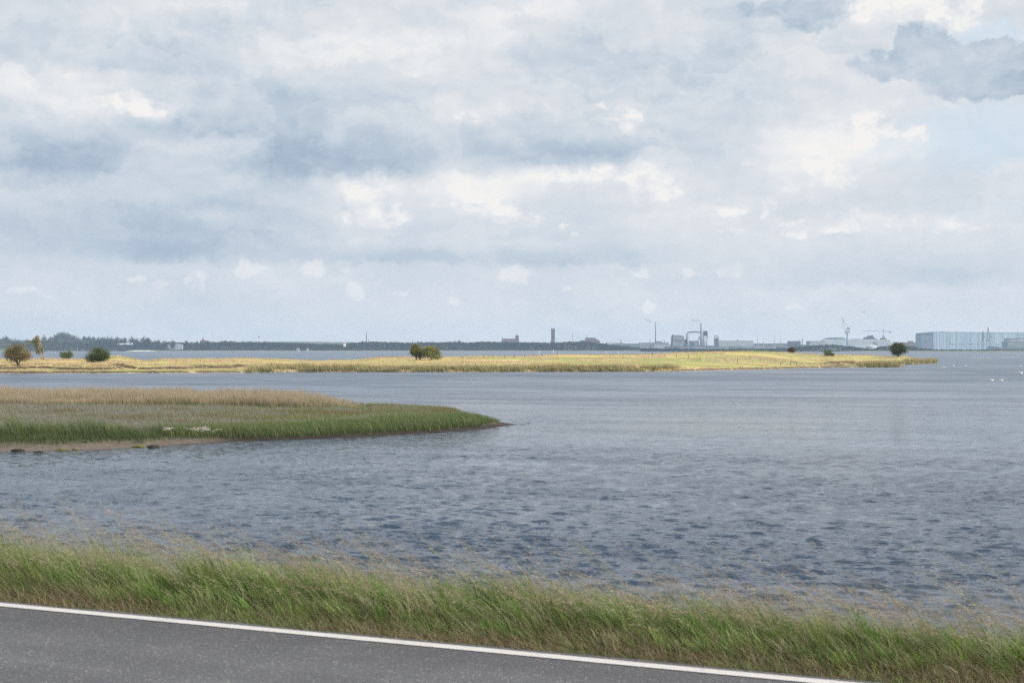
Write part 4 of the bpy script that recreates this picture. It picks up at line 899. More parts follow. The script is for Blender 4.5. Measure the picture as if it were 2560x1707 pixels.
# ------------------------------------------------------------------ far shore land and woods
SH = [(-3000,879.2),(0,878.2),(200,877.4),(390,878.4),(700,878.2),(1280,878.3),(1700,878.6),(2000,878.8),(2289,879.4),(2560,879.8),(6000,880)]
def shore_d(px): return 6 * F / (interp(px, SH) - HZ)
def hill_z(px, d):
    lef = sstep(px, 480, 60) * 7 * sstep(d, shore_d(px), shore_d(px) + 260)
    return .4 + 2.2 * sstep(d, shore_d(px), shore_d(px) + 120) + lef
def build_shore():
    pxs = np.concatenate([np.linspace(-7000,-100,80)[:-1], np.linspace(-100,2660,500)[:-1], np.linspace(2660,9000,80)]); ts = np.concatenate([[-.01], np.linspace(0,.2,30), np.linspace(.25,1,20)])
    PX, Tt = np.meshgrid(pxs, ts, indexing='ij'); fd = shore_d(PX) * np.where(np.abs(PX - 1280) > 1400, 1 / np.sqrt(1 + ((np.abs(PX - 1280) - 1400) / F) ** 2), 1)
    R = fd + (7600 - fd) * np.clip(Tt, 0, 1); A = np.arctan((PX - 1280) / F); d = np.minimum(R, 7700 * np.cos(A)); x = X(PX, d)
    z = np.where(Tt < 0, -.5, hill_z(PX, d) * np.clip(Tt * 400, .1, 1)) + .5 * fbm(x / 40, d / 40, 3) * (Tt > 0)
    c = lerp3((0.20, 0.19, 0.13), (0.07, 0.10, 0.045), sstep(Tt, .0, .02))
    sand = sstep(PX, 170, 215) * sstep(PX, 395, 370) * sstep(Tt, .03, .02); c = lerp3(c, (0.62, 0.56, 0.42), sand)
    V = np.stack([x, d, z], -1).reshape(-1, 3); a, b = PX.shape
    i = np.arange(a - 1)[:, None] * b + np.arange(b - 1)[None]; Fc = np.stack([i, i + b, i + b + 1, i + 1], -1).reshape(-1, 4)
    tag(mesh_np('shore_land', V, Fc, mat_ground('shore', .3, .02), col=c.reshape(-1, 3), smooth=True), kind='structure')
    # sand spit in front of the left wood
    px = np.linspace(190, 395, 60); ts = np.linspace(0, 1, 8); PX, Tt = np.meshgrid(px, ts, indexing='ij')
    env = np.sin(np.clip((PX - 188) / 209, 0, 1) * math.pi) ** .4; d0 = 6 * F / (877.9 - HZ + .0 * PX); d = d0 - 60 * env + 120 * Tt * env
    z = -.3 + 2.3 * np.sin(Tt * math.pi) ** .5 * env; V = np.stack([X(PX, d), d, z], -1).reshape(-1, 3); a, b = PX.shape
    i = np.arange(a - 1)[:, None] * b + np.arange(b - 1)[None]; Fc = np.stack([i, i + b, i + b + 1, i + 1], -1).reshape(-1, 4)
    tag(mesh_np('sand_spit', V, Fc, mat_ground('sand', .15, .05), col=np.tile((0.62, 0.55, 0.40), (len(V), 1)), smooth=True), kind='structure')
    # low wooded hills behind
    px = np.linspace(-1500, 4200, 900); prof = interp(px, [(-1500,858),(0,858),(560,862),(640,856),(720,854),(800,854.5),(880,855.5),(1000,858),(1300,862),(1540,862),(1700,864),(1900,864),(1960,860),(2020,862),(2100,866),(4200,866)])
    d0 = 7000; top = Z(prof, d0) + 3 * (fbm(px / 5, px * 0, 9, 4) - .5); rows = []
    for k_, (dd, f) in enumerate(((d0 - 500, 0), (d0 - 250, .6), (d0 - 60, .95), (d0, 1), (d0 + 250, .8), (d0 + 480, 0))):
        de = dd * np.cos(np.arctan((px - 1280) / F)) ** .8; rows.append(np.stack([X(px, de), de, 1 + (top - 1) * f], 1))
    V = np.concatenate(rows); n = len(px); i = (np.arange(5)[:, None] * n + np.arange(n - 1)[None])
    Fc = np.stack([i, i + 1, i + n + 1, i + n], -1).reshape(-1, 4)
    tag(mesh_np('hills', V, Fc, mat_ground('hill_wood', .5, .02), col=np.tile((0.06, 0.085, 0.04), (len(V), 1)), smooth=False), kind='structure')
build_shore()
def wood(name, label, prof, dd, n, leaf, cols, p0, p1, seed, base=.5, thick=60):
    rng = np.random.default_rng(seed); px = rng.uniform(p0, p1, n); m_ = dd / F
    k = np.floor(px / 7.0); jit = vnoise(k * 3.7, k * 0, seed); cen = (px / 7.0 - k) * 2 - 1
    arch = np.sqrt(np.clip(1 - cen * cen, 0, 1)); top = interp(px, prof) + (1 - arch) * 1.6 + (jit - .5) * 2.4 + 1.6 * (fbm(px / 3, px * 0, seed + 1) - .5)
    ht = Z(top, dd); u = 1 - rng.random(n) ** 1.6 * .98; z = base + (ht - base) * u
    y = dd + thick * (rng.random(n) - .2) * (1.1 - .4 * u) - 10 * (1 - u)
    tone = (.75 + .5 * vnoise(k * 1.3, np.floor(u * 3), seed + 4))[:, None]
    c = pick(rng, cols, n) * tone; V, T, C = leafs(np.stack([X(px, dd) * y / dd, y, z], 1), leaf, c, rng)
    tag(mesh_np(name, V, T, LEAF, col=C), label, 'wood', kind='stuff')
DK = [(0.035,0.055,0.03),(0.045,0.068,0.032),(0.028,0.042,0.026),(0.055,0.078,0.04)]
wood('woods', 'long dark wood along the far shore below the old town churches',
     [(300,858),(420,856),(470,857),(500,856),(540,855),(570,853.5),(600,855),(640,854.5),(700,857),(760,858),(800,860),(850,861),(880,858),(905,855),(950,855),(1000,857),(1100,856),(1148,855),(1160,857),(1200,855),(1300,856),(1380,857),(1450,854),(1500,857),(1530,862),(1560,866),(1600,869)], 4300, 60000, 4.0, DK, 395, 1600, 5)
wood('woods', 'bushes and low trees filling the left shore under the taller trees', [(-40,852),(60,853),(120,851),(200,851),(232,856),(260,866),(420,866)], 4330, 16000, 4.0, [(0.08,0.11,0.05),(0.12,0.15,0.08),(0.06,0.085,0.04),(0.10,0.13,0.06)], -40, 232, 15)
wood('woods', 'dark low wood right behind the sand spit', [(225,852),(250,851),(290,853),(300,862),(335,863),(345,856),(380,855),(400,858),(410,864),(440,864.5)], 4290, 9000, 4.0, DK, 225, 425, 16)
wood('woods', 'dark bushes along the right shore before the long ship halls',
     [(1600,870),(1750,873),(1860,872),(1975,871),(2000,866),(2030,864),(2060,862),(2100,863),(2130,866),(2150,870),(2180,873),(2200,867),(2230,863),(2260,864),(2289,866),(2300,871),(2330,874),(2560,874.5)], 3600, 24000, 3.2, DK, 1600, 2565, 6)
# individual trees of the left wood: a few shared crowns, copied
def proto_tree(kind, seed):
    lib = {0: ([(0,0,12,9,8,9),(-4,0,15,6,6,5),(5,0,13,6,6,6),(0,0,18,6,6,5)], DK), 1: ([(0,0,13,6,6,11),(1,0,19,4,4,6)], DK), 2: ([(0,0,9,10,9,7),(5,0,11,6,6,5),(-5,0,10,6,6,5)], [(0.12,0.15,0.08),(0.15,0.17,0.10),(0.09,0.12,0.06)])}
    bl, cols = lib[kind]; return tree('broadleaf_tree', None, None, (0,0,0), bl, 2.0, 900, cols, seed=seed, sub=.3)
protos = [proto_tree(0, 1), proto_tree(1, 2), proto_tree(2, 3), proto_tree(0, 4)]; pused = [False] * 4
ltrees = []
for px, top, kd, s in [(14,839,0,1.2),(-8,846,2,1.2),(34,848,2,1),(50,850,2,1),(68,847,0,.9),(84,849,2,1),(110,838,0,1.1),(127,841,0,1),(100,852,2,1),(146,832,0,1.5),(157,829.5,3,1.6),(170,833,0,1.5),(184,838,3,1.2),
                       (197,842,0,1.1),(210,839,1,1.1),(222,840,3,1.1),(234,841,1,1),(246,841,0,1.1),(257,842,3,1),(268,841,0,1.1),(280,842,0,1),(293,841.5,3,1),(303,845,1,.9),(311,843,1,.9),(329,841,0,1.1),(340,846,3,.9),(360,841.5,0,1.1),(370,843,3,1),(386,850,0,.8),(396,848.5,3,.9),
                       (118,852,2,1.2),(135,853,2,1),(150,856,2,1),(168,852,2,1.1),(182,853,2,1),(200,860,2,.8),(60,858,2,1),(20,858,2,1),(80,861,2,.9),(40,862,2,.9),(160,863,2,.8),(412,851,0,.7),(432,850,3,.8),(465,850.5,1,.8),(478,854,0,.6),(493,852,1,.6)]:
    ltrees.append((px, top, kd, s))
ltrees.sort()
SIZEH = [23, 25, 16, 23]
for i, (px, top, kd, s) in enumerate(ltrees):
    front = kd == 2; d = shore_d(px) + (70 if front else 190) + (i * 37 % 60); z0 = float(hill_z(px, d)); h = Z(top, d) - z0
    src = protos[kd]
    if not pused[kd]: o = src; pused[kd] = True
    else: o = clone(src, (0,0,0), 0)
    o.location = (X(px, d), d, z0 - 1); o.rotation_euler = (0, 0, i * 1.3); f = h / SIZEH[kd]
    o.scale = (max(.7, min(1.5, s * .9)) * (.8 + .2 * f) * 1.38, max(.7, s * .9), f)
    n_ = ['dark round', 'slim dark', 'pale grey green', 'dark bushy'][kd]
    ordi = ordw(i)
    tag(o, '%s tree on the far left shore, %s counting from the left edge' % (n_, ordi), 'tree', 'trees of the left shore wood')

# ------------------------------------------------------------------ far buildings
def bm(name, c, rough=.8, var=.10, scale=.05, stretch=(1,1,1)): return mat_basic(name, c, rough, var, scale, 0, stretch)
BRICK = bm('old_brick', (0.13,0.07,0.075)); ROOFD = bm('dark_roof', (0.14,0.10,0.10)); GREY = bm('grey_cladding', (0.21,0.24,0.27)); LGREY = bm('light_cladding', (0.33,0.36,0.40)); WBLD = bm('white_render', (0.72,0.71,0.69))
STEEL = bm('painted_steel', (0.08,0.09,0.12)); DST = bm('dark_steel', (0.04,0.045,0.06)); RIDGE = bm('pale_steel', (0.5,0.53,0.56)); REDR = bm('red_tiles', (0.30,0.12,0.08)); WINM = bm('dark_glass', (0.05,0.06,0.07), .2)
CRB = bm('crane_blue', (0.10,0.20,0.38)); SMK = None
DC = 5800.0; MC = DC / F
def bld(name, px, label, cat, d=DC, base=874.0, group=None):
    o = empty(name, (X(px, d), d, Z(base, d)), label, cat, group); m_ = d / F
    return o, (lambda p: (p - px) * m_), (lambda y: (base - y) * m_), m_
# church with a long nave and stubby square tower
o, lx, lz, m_ = bld('church', 1275, 'long dark brick church with a square pointed tower at its right end', 'church')
MB().box(lx(1255), lx(1289), -10, 14, 0, lz(853)).build('nave', BRICK, o)
MB().poly([(lx(1252),lz(856)),(lx(1256),lz(846.5)),(lx(1289),lz(846.5)),(lx(1289),lz(856))], -11, 15).build('roof', ROOFD, o)
MB().box(lx(1288), lx(1297), -8, 8, 0, lz(840)).build('tower', BRICK, o)
mb = MB(); xm = lx(1292.5); mb.add([(lx(1288)-.5,-8.5,lz(840)),(lx(1297)+.5,-8.5,lz(840)),(lx(1297)+.5,8.5,lz(840)),(lx(1288)-.5,8.5,lz(840)),(xm,0,lz(835))], [(3,2,1,0),(0,1,4),(1,2,4),(2,3,4),(3,0,4)]).build('tower_roof', ROOFD, o)
MB().tube([(lx(1255.5),0,lz(847)),(lx(1255.5),0,lz(840.5))], [1.4,.3], 6).build('ridge_turret', DST, o)
# solitary tower
o, lx, lz, m_ = bld('church_tower', 1382.5, 'tall slender flat topped brick tower standing alone on the skyline', 'church tower')
MB().box(lx(1378), lx(1387), -8, 8, 0, lz(828)).build('shaft', BRICK, o)
MB().box(lx(1377.6), lx(1387.4), -8.6, 8.6, lz(828), lz(821.5)).build('belfry', BRICK, o)
MB().poly([(lx(1374.5),lz(858)),(lx(1378),lz(849)),(lx(1378),lz(858))], -7, 7).build('buttress', BRICK, o)
for k_ in range(3):
    for q_ in (-1, 1): MB().box(q_*2.6-1.2, q_*2.6+1.2, -8.4, -7.9, lz(846-k_*7), lz(842-k_*7)).build('window', WINM, o)
# squat church with transept
o, lx, lz, m_ = bld('church', 1475, 'broad dark brick church without a tall tower, thin ridge spire', 'church')
MB().box(lx(1463.5), lx(1489), -14, 14, 0, lz(845)).build('nave', BRICK, o)
MB().gable(lx(1463), lx(1489.5), -14.5, 14.5, lz(845)+.01, lz(844)).build('roof', ROOFD, o)
MB().box(lx(1450.5), lx(1463.5)-.01, -10, 10, 0, lz(850.5)).build('choir', BRICK, o)
MB().poly([(lx(1489)+.02,0),(lx(1499),0),(lx(1499),lz(852)),(lx(1494),lz(848.5)),(lx(1489)+.02,lz(849))], -10, 10).build('chapel', BRICK, o)
MB().tube([(lx(1468),0,lz(845)),(lx(1468),0,lz(838))], [1.5,.25], 6).build('ridge_spire', DST, o)
MB().box(lx(1462), lx(1492), -30, -22, 0, lz(862)).build('annex', WBLD, o)
for i, (a_, b_, t_) in enumerate(((1418,1425,855),(1427,1434,853.5),(1436,1447,855),(1409,1416,854))):
    c_ = (a_ + b_) / 2; o, lx, lz, m_ = bld('town_house', c_, 'red roofed town house left of the broad church, %s of four' % ORD[[1,2,3,0][i]], 'house', group='town houses by the broad church')
    MB().box(lx(a_), lx(b_), -6, 6, 0, lz(t_ + 4)).build('wall', WBLD, o); MB().gable(lx(a_)-.5, lx(b_)+.5, -7, 7, lz(t_+4)+.01, lz(t_)).build('roof', REDR, o)
# spire church on the left with pale block
o, lx, lz, m_ = bld('church', 511, 'small hazy church with thin spire above the left wood', 'church', 5200)
MB().box(lx(501), lx(521), -8, 8, 0, lz(851)).build('nave', BRICK, o); MB().box(lx(505.5), lx(509.5), -5, 5, lz(851)+.01, lz(848)).build('tower', BRICK, o)
MB().tube([(lx(507.5),0,lz(848)),(lx(507.5),0,lz(840.5))], [2.2,.2], 8).build('spire', DST, o)
# chimneys
def chimney(px, top, bot, w0, w1, label, mat, d=DC, base=874):
    o, lx, lz, m_ = bld('chimney', px, label, 'chimney', d, base)
    MB().tube([(0,0,0),(0,0,lz(top+1))], [w0*m_/2, w1*m_/2], 14).build('shaft', mat, o, smooth=True)
    MB().tube([(0,0,lz(top+1.3)),(0,0,lz(top))], [w1*m_*.56, w1*m_*.56], 14).build('rim', DST, o); return o
chimney(916, 831.5, 855, 3.0, 1.7, 'lone dark brick chimney above the long wood', BRICK, 5000)
def mast(px, top, bot, d, label, w_=.5):
    mb = MB(); zt = Z(top, d); mb.tube([(0,0,0),(0,0,zt-2)], [w_, w_*.5], 5); mb.tube([(0,0,zt*.7),(0,0,zt*.74)], [w_*3, w_*3], 8)
    for k_ in range(3): mb.tube([(-w_*2,0,zt*.8+k_*1.5),(w_*2,0,zt*.8+k_*1.5)], [.15,.15], 4)
    tag(mb.build('radio_mast', STEEL, loc=(X(px,d), d, 2)), label, 'mast')
mast(921.5, 846, 856, 5000, 'short lattice mast right of the lone brick chimney', .9)
mast(1031.5, 849, 856, 5600, 'thin mast above the wood right of the lone chimney', .7)
mast(1392, 845, 856, 5700, 'thin pole just right of the solitary tower', .5)
mast(1077, 852, 856, 5600, 'tiny mast between the tree shrub and the thin mast', .6)
o, lx, lz, m_ = bld('water_tower', 1148.5, 'round topped dark silo above the wood left of the long church', 'silo', 5400)
MB().tube([(0,0,0),(0,0,lz(853))], [3.2*m_,3.2*m_], 12).build('shaft', GREY, o); MB().tube([(0,0,lz(853)),(0,0,lz(851.6)),(0,0,lz(851))], [3.4*m_,2.8*m_,.5*m_], 12).build('dome', DST, o)
o, lx, lz, m_ = bld('block_of_flats', 1045, 'small flat block peeping above the wood beside the thin mast', 'building', 5400)
MB().box(lx(1042), lx(1048), -6, 6, 0, lz(853.2)).build('wall', GREY, o); MB().box(lx(1043.5), lx(1045), -3, 3, lz(853.2)+.01, lz(852.4)).build('roof_box', STEEL, o)
# houses and a barrel vault hall on the left shore
def house(px, w_, top, eave, d, label, wall, roof, name='house', base=874):
    o, lx, lz, m_ = bld(name, px, label, 'house', d, base)
    MB().box(-w_/2*m_, w_/2*m_, -5, 5, 0, lz(eave)).build('wall', wall, o); MB().gable(-w_/2*m_-.4, w_/2*m_+.4, -5.6, 5.6, lz(eave)+.01, lz(top)).build('roof', roof, o); return o
house(861.5, 5, 855.3, 857.5, 4050, 'white gabled house with a red roof at the edge of the long wood', WBLD, REDR, base=866)
o, lx, lz, m_ = bld('barrel_hall', 436, 'pale curved roof hall half hidden by trees on the left shore', 'hall', 4290)
arc = [(lx(415 + 43*t), lz(864.5 - 6.0*math.sin(math.pi*(.12 + .76*t)))) for t in np.linspace(0, 1, 14)]
MB().poly([(lx(415), 0)] + arc + [(lx(458), 0)], -10, 14).build('hall_body', bm('pale_roof', (0.33,0.37,0.40)), o)
o, lx, lz, m_ = bld('farm_building', 315, 'long low white building with grey roof under the left wood', 'building', 4300)
MB().box(lx(294), lx(331), -4, 4, 0, lz(861.5)).build('wall', LGREY, o); MB().gable(lx(293), lx(332), -5, 5, lz(861.5)+.01, lz(858.2)).build('roof', LGREY, o); MB().box(lx(329), lx(333), -5.5, -4.2, lz(861), lz(857)).build('gable_end', WBLD, o)
house(745, 6, 870.5, 873, 4020, 'pale cottage on the shore below the long wood, left of two', LGREY, GREY, 'cottage', 878)
house(769, 5, 871.5, 873.5, 4020, 'small pale cottage on the shore below the long wood, right of two', LGREY, GREY, 'cottage', 878)
# sailing boats / moored masts in front of the sand spit
def boat(px, py, hpx, label, L=7):
    d = dist_row(py); root = empty('sailing_boat', (X(px,d), d, 0), label, 'boat', 'boats before the left wood'); h = hpx*d/F
    mb = MB(); mb.add([(-L/2,-1,.9),(L/2-1.6,-1,.9),(L/2,0,1.1),(L/2-1.6,1,.9),(-L/2,1,.9),(-L/2+.4,-.6,-.2),(L/2-2,-.5,-.2),(L/2-1.2,0,-.2),(L/2-2,.5,-.2),(-L/2+.4,.6,-.2)],
                      [(0,1,2,3,4),(5,9,8,7,6),(0,5,6,1),(1,6,7,2),(2,7,8,3),(3,8,9,4),(4,9,5,0)]).build('hull', WHITE, root)
    MB().tube([(0,0,.9),(0,0,h)], [.12,.08], 6).build('mast', WHITE, root); MB().box(-2,1.2,-.6,.6,.9,1.5).build('cabin', WHITE, root)
boat(268, 877.6, 11, 'white sailing boat with bare mast before the sand spit'); boat(278, 877.4, 8, 'smaller white boat right of the bare masted boat')
def beacon(px, py, hpx):
    d = dist_row(py); root = empty('channel_marker', (X(px,d), d, 0), 'slim channel marker standing in the water near the small bush', 'marker'); h = hpx*d/F
    MB().tube([(0,0,-.5),(0,0,h*.8)], [.35,.2], 6).build('pole', STEEL, root); MB().tube([(0,0,h*.8),(0,0,h)], [.5,.05], 8).build('topmark', WHITE, root)
beacon(193, 881, 11)

# ------------------------------------------------------------------ industry on the right
DI = 5400.0
def box_hall(px0, px1, top, label, mat, d=DI, depth=60, gable=0, name='factory_hall', cat='factory hall', base=876, bands=0, roofmat=None):
    c_ = (px0 + px1) / 2; o, lx, lz, m_ = bld(name, c_, label, cat, d, base)
    MB().box(lx(px0), lx(px1), 0, depth, -4, lz(top + gable)).build('wall', mat, o)
    if gable: MB().gable(lx(px0)-.6, lx(px1)+.6, -1, depth+1, lz(top+gable)+.01, lz(top), 'y').build('roof', roofmat or RIDGE, o)
    else: MB().box(lx(px0)-.6, lx(px1)+.6, -.6, depth+.6, lz(top)+.01, lz(top - .5)).build('roof', roofmat or STEEL, o)
    for k_ in range(bands):
        y = top + gable + 3 + k_ * 4
        if y < base - 2: MB().box(lx(px0)+3, lx(px1)-3, -.5, -.02, lz(y+1.1), lz(y)).build('window_band', WINM, o)
    return o
box_hall(1517, 1530, 857, 'narrow white framed tower building right of the broad church', WBLD, bands=2)
box_hall(1533, 1559, 858, 'plain grey square hall right of the white framed building', GREY)
o, lx, lz, m_ = bld('roof_stack', 1552.5, 'short stack rising behind the plain grey square hall', 'chimney', DI + 90); MB().tube([(0,0,0),(0,0,lz(850))], [1.4*m_,1.1*m_], 10).build('shaft', STEEL, o)
box_hall(1561, 1600, 859.5, 'long grey hall with window bands left of the first smoking chimney', GREY, bands=3)
box_hall(1600, 1634, 857, 'low grey works building directly left of the first smoking chimney', LGREY, DI + 60, bands=2)
box_hall(1636, 1672, 856.5, 'pale works building directly right of the first smoking chimney', LGREY, DI - 30, bands=1)
box_hall(1640, 1655, 853.8, 'dark roof block rising behind the pale works building', GREY, DI + 120)
for px, t_, lab in ((1625, 848.5, 'short thin stack left of the first smoking chimney'), (1661, 851, 'short stack right of the first smoking chimney')):
    chimney(px, t_, 0, 1.6, 1.2, lab, STEEL, DI + 10)
chimney(1639, 805.5, 858, 3.0, 1.9, 'tall slim chimney with a smoke plume, left of two', bm('grey_concrete', (0.14,0.13,0.15)), DI - 10)
# big plant building
o, lx, lz, m_ = bld('plant_building', 1697, 'tall pale plant building with shallow gabled roof and sloping conveyor', 'factory', DI, 876)
MB().poly([(lx(1682.5),0),(lx(1710.5),0),(lx(1710.5),lz(840)),(lx(1696),lz(837)),(lx(1682.5),lz(840))], 0, 60).build('hall', GREY, o)
MB().box(lx(1681), lx(1686.5), 5, 20, lz(842), lz(836.5)).build('roof_tower', STEEL, o)
MB().tube([(lx(1679),8,0),(lx(1679),8,lz(856)),(lx(1681.5),8,lz(840))], [2,2,2], 6).build('duct', STEEL, o)
MB().add([(lx(1667),-2,lz(867)),(lx(1681.5),-2,lz(856)),(lx(1681.5),3,lz(856)),(lx(1667),3,lz(867)),(lx(1667),-2,lz(869)),(lx(1681.5),-2,lz(858)),(lx(1681.5),3,lz(858)),(lx(1667),3,lz(869))],
         [(0,1,2,3),(4,7,6,5),(0,4,5,1),(1,5,6,2),(2,6,7,3),(3,7,4,0)]).build('conveyor', STEEL, o)
MB().box(lx(1684), lx(1709), -1, -.02, lz(851.5), lz(850)).build('louvre', STEEL, o)
MB().box(lx(1684), lx(1700), -1, -.02, lz(873), lz(866)).build('doorway', DST, o); MB().box(lx(1711), lx(1720), 4, 40, 0, lz(848)).build('side_block', GREY, o)
# pipe bridge
o, lx, lz, m_ = bld('pipe_bridge', 1734, 'large bent pipe duct arching on stilts between the plant building and silos', 'pipe', DI, 876)
pts = [(lx(1717.5),0,lz(858)),(lx(1717.5),0,lz(836)),(lx(1719),0,lz(832)),(lx(1723),0,lz(830)),(lx(1730),0,lz(829.3)),(lx(1740),0,lz(829.5)),(lx(1752),0,lz(830.5))]
MB().tube(pts, [1.5*m_]*7, 10).build('duct', STEEL, o, smooth=True)
MB().box(lx(1724), lx(1750), -1.5, 1.5, lz(834.7), lz(833.9)).build('walkway', RIDGE, o)
for k_ in range(9): MB().tube([(lx(1725+k_*3),0,lz(834)),(lx(1725+k_*3),0,lz(831))], [.25,.25], 4).build('hanger', STEEL, o)
MB().tube([(lx(1722.5),0,0),(lx(1722.5),0,lz(834))], [.9,.9], 6).build('leg', RIDGE, o)
for p_ in (1711.5, 1713.5): MB().tube([(lx(p_+3),2,0),(lx(p_+3),2,lz(834))], [.5,.5], 4).build('leg', STEEL, o)
chimney(1752.5, 808, 866, 4.2, 2.8, 'thicker chimney with smoke beside the silo cluster, right of two', STEEL, DI - 15)
def silo(px, w_, top, label, mat, d=DI):
    o, lx, lz, m_ = bld('silo', px, label, 'silo', d, 876, 'silos beside the thick chimney')
    MB().tube([(0,0,0),(0,0,lz(top+.8))], [w_/2*m_]*2, 14).build('shell', mat, o, smooth=True); MB().tube([(0,0,lz(top+.8)),(0,0,lz(top))], [w_/2*m_, w_/4*m_], 14).build('cap', STEEL, o)
silo(1756.3, 3, 824, 'thin pale silo pressed against the thick chimney', LGREY, DI - 40)
silo(1748, 3, 841, 'short thin silo left of the thick chimney', STEEL, DI - 20)
silo(1747, 5, 848, 'lower fat silo left of the thick chimney', GREY, DI - 50)
silo(1761.5, 4.4, 845, 'pale silo right of the thick chimney, left of two', LGREY, DI - 40)
silo(1766.5, 4.4, 845, 'pale silo right of the thick chimney, right of two', LGREY, DI - 40)
o, lx, lz, m_ = bld('lattice_tower', 1763.5, 'dark boxy lattice tower rising over the pale silos', 'tower', DI + 15, 876)
for x_ in (1759, 1768):
    for y_ in (-7, 7): MB().tube([(lx(x_),y_,0),(lx(x_),y_,lz(828))], [1,1], 4).build('leg', DST, o)
for k_ in range(7): MB().box(lx(1758.5), lx(1768.5), -8, 8, lz(852-k_*3.4)-.8, lz(852-k_*3.4)).build('floor_deck', STEEL, o)
MB().box(lx(1759.5), lx(1767.5), -6, 6, lz(840), lz(827)).build('cabin', STEEL, o)
box_hall(1726, 1746, 852.5, 'small plain hall seen under the pipe bridge', GREY, DI + 40)
o, lx, lz, m_ = bld('process_tower', 1790, 'square tower of curved pipes between the silos and the long grey hall', 'tower', DI, 876)
MB().box(lx(1785.5), lx(1795), -7, 7, 0, lz(845)).build('core', STEEL, o)
for k_, x_ in enumerate((1785.5, 1788.5, 1792, 1795.5)):
    MB().tube([(lx(x_),-8,0),(lx(x_),-8,lz(841)),(lx(x_)+(1.5 if k_<2 else -1.5),-8,lz(839.3))], [1.1,1.1,.9], 7).build('pipe', GREY, o)
MB().box(lx(1786), lx(1795), -7.5, 7.5, lz(840.2), lz(839)).build('top_deck', DST, o)
box_hall(1797, 1883.5, 852.5, 'very long plain grey hall right of the pipe tower', bm('ribbed_cladding', (0.34,0.38,0.42), .7, .08, .05, (1,1,.1)), DI + 20, 80, bands=0)
for i, (a_, b_, t_) in enumerate(((1768,1800,864),(1805,1822,866),(1824,1850,865.5),(1852,1884,866),(1662,1682,866.5),(1700,1724,865),(1730,1764,867),(1560,1590,867.5),(1884,1940,868),(1945,1975,866))):
    box_hall(a_, b_, t_, 'low sheds with dark windows in the works front row, %s of ten from the left' % ORD[[4,5,6,7,1,2,3,0,8,9][i]], [GREY, LGREY, GREY, LGREY, GREY][i % 5], DI - 160 - i, 30, bands=1, name='low_shed', cat='shed')
o, lx, lz, m_ = bld('roof_vent', 1843.5, 'small vent stack on the long plain grey hall', 'vent', DI + 40, 876); MB().tube([(0,0,lz(854)),(0,0,lz(849.5))], [1.3*m_,1.1*m_], 8).build('stack', STEEL, o); MB().tube([(0,0,lz(849.5)),(0,0,lz(848.8))], [1.6*m_,.5*m_], 8).build('cowl', DST, o)
# slim A-frame harbour cranes
for i, (px, t_) in enumerate(((1894, 844), (1909, 845), (1936, 843.5), (1951.5, 843.5))):
    o, lx, lz, m_ = bld('harbour_crane', px, 'small pale A-frame crane between the long grey hall and low works, %s of four' % ORD[i], 'crane', DI - 60, 876, 'small A-frame cranes')
    wd_ = .6 if i == 1 else 1.9
    for s_ in (-1, 1): MB().tube([(s_*wd_*m_,0,lz(868)),(s_*wd_*m_*.8,0,lz(858)),(0,0,lz(t_))], [.7,.6,.35], 5).build('leg', RIDGE, o)
    MB().box(-wd_*m_, wd_*m_, -2, 2, lz(859), lz(857.8)).build('cab', STEEL, o); MB().tube([(0,0,lz(858)),(0,0,lz(t_-.5))], [.35,.25], 4).build('mast', STEEL, o)
box_hall(1883, 1978, 859, 'low hazy buildings behind the small A-frame cranes', GREY, DI + 150, 40, bands=1)
o = box_hall(1975, 2002, 853, 'dark flat works with two stacks left of the shipyard', STEEL, DI, 50)
chimney(1997.3, 849, 0, 1.8, 1.5, 'shorter of the two stacks beside the dark flat works', STEEL, DI - 10); chimney(2006.3, 846, 0, 2.2, 1.9, 'taller of the two stacks beside the dark flat works', STEEL, DI - 10)
# shipyard hull and long hall
box_hall(2026, 2062, 853, 'pale low ship hall at the left end of the shipyard', LGREY, DI - 20, 80)
o, lx, lz, m_ = bld('cruise_ship', 2140, 'huge pale unfinished ship hull with stepped superstructure lying at the yard', 'ship', DI, 876)
MB().poly([(lx(2052),0),(lx(2226),0),(lx(2229),lz(860)),(lx(2224),lz(848.5)),(lx(2118),lz(848.5)),(lx(2113),lz(846)),(lx(2058),lz(850)),(lx(2052),lz(853.5))], 0, 42).build('hull', bm('ship_white', (0.44,0.49,0.55), .6, .14, .03, (.3,1,1)), o)
MB().poly([(lx(2055),lz(853)+.2),(lx(2113),lz(853)),(lx(2113),lz(845.5)),(lx(2108),lz(843.5)),(lx(2072),lz(844)),(lx(2064),lz(847))], 4, 38).build('foredeck', GREY, o)
for a_, b_, c_ in ((2072,2082,844.2),(2086,2096,843.8),(2098,2112,844.6)): MB().box(lx(a_), lx(b_), 3, 12, lz(846), lz(c_)).build('roof_stack', STEEL, o)
MB().box(lx(2132), lx(2152), 6, 30, lz(848.5)+.01, lz(847)).build('deck_house', GREY, o)
for a_, b_, t0, t1 in ((2162,2194,848.5,846),(2170,2188,846,842.5),(2173,2178,842.5,839),(2181,2185,842.5,838.2),(2164,2167,846,843),(2205,2218,848.5,845.5)):
    MB().box(lx(a_), lx(b_), 8, 32, lz(t0)+.01, lz(t1)).build('superstructure', STEEL, o)
for k_ in range(3): MB().box(lx(2120), lx(2222), -.6, -.02, lz(852.5+k_*3), lz(851.9+k_*3)).build('deck_line', RIDGE, o)
for x_ in (2183, 2186.5, 2191): MB().tube([(lx(x_),-6,0),(lx(x_),-6,lz(854))], [1.2,1.2], 6).build('bollard_pole', STEEL, o)
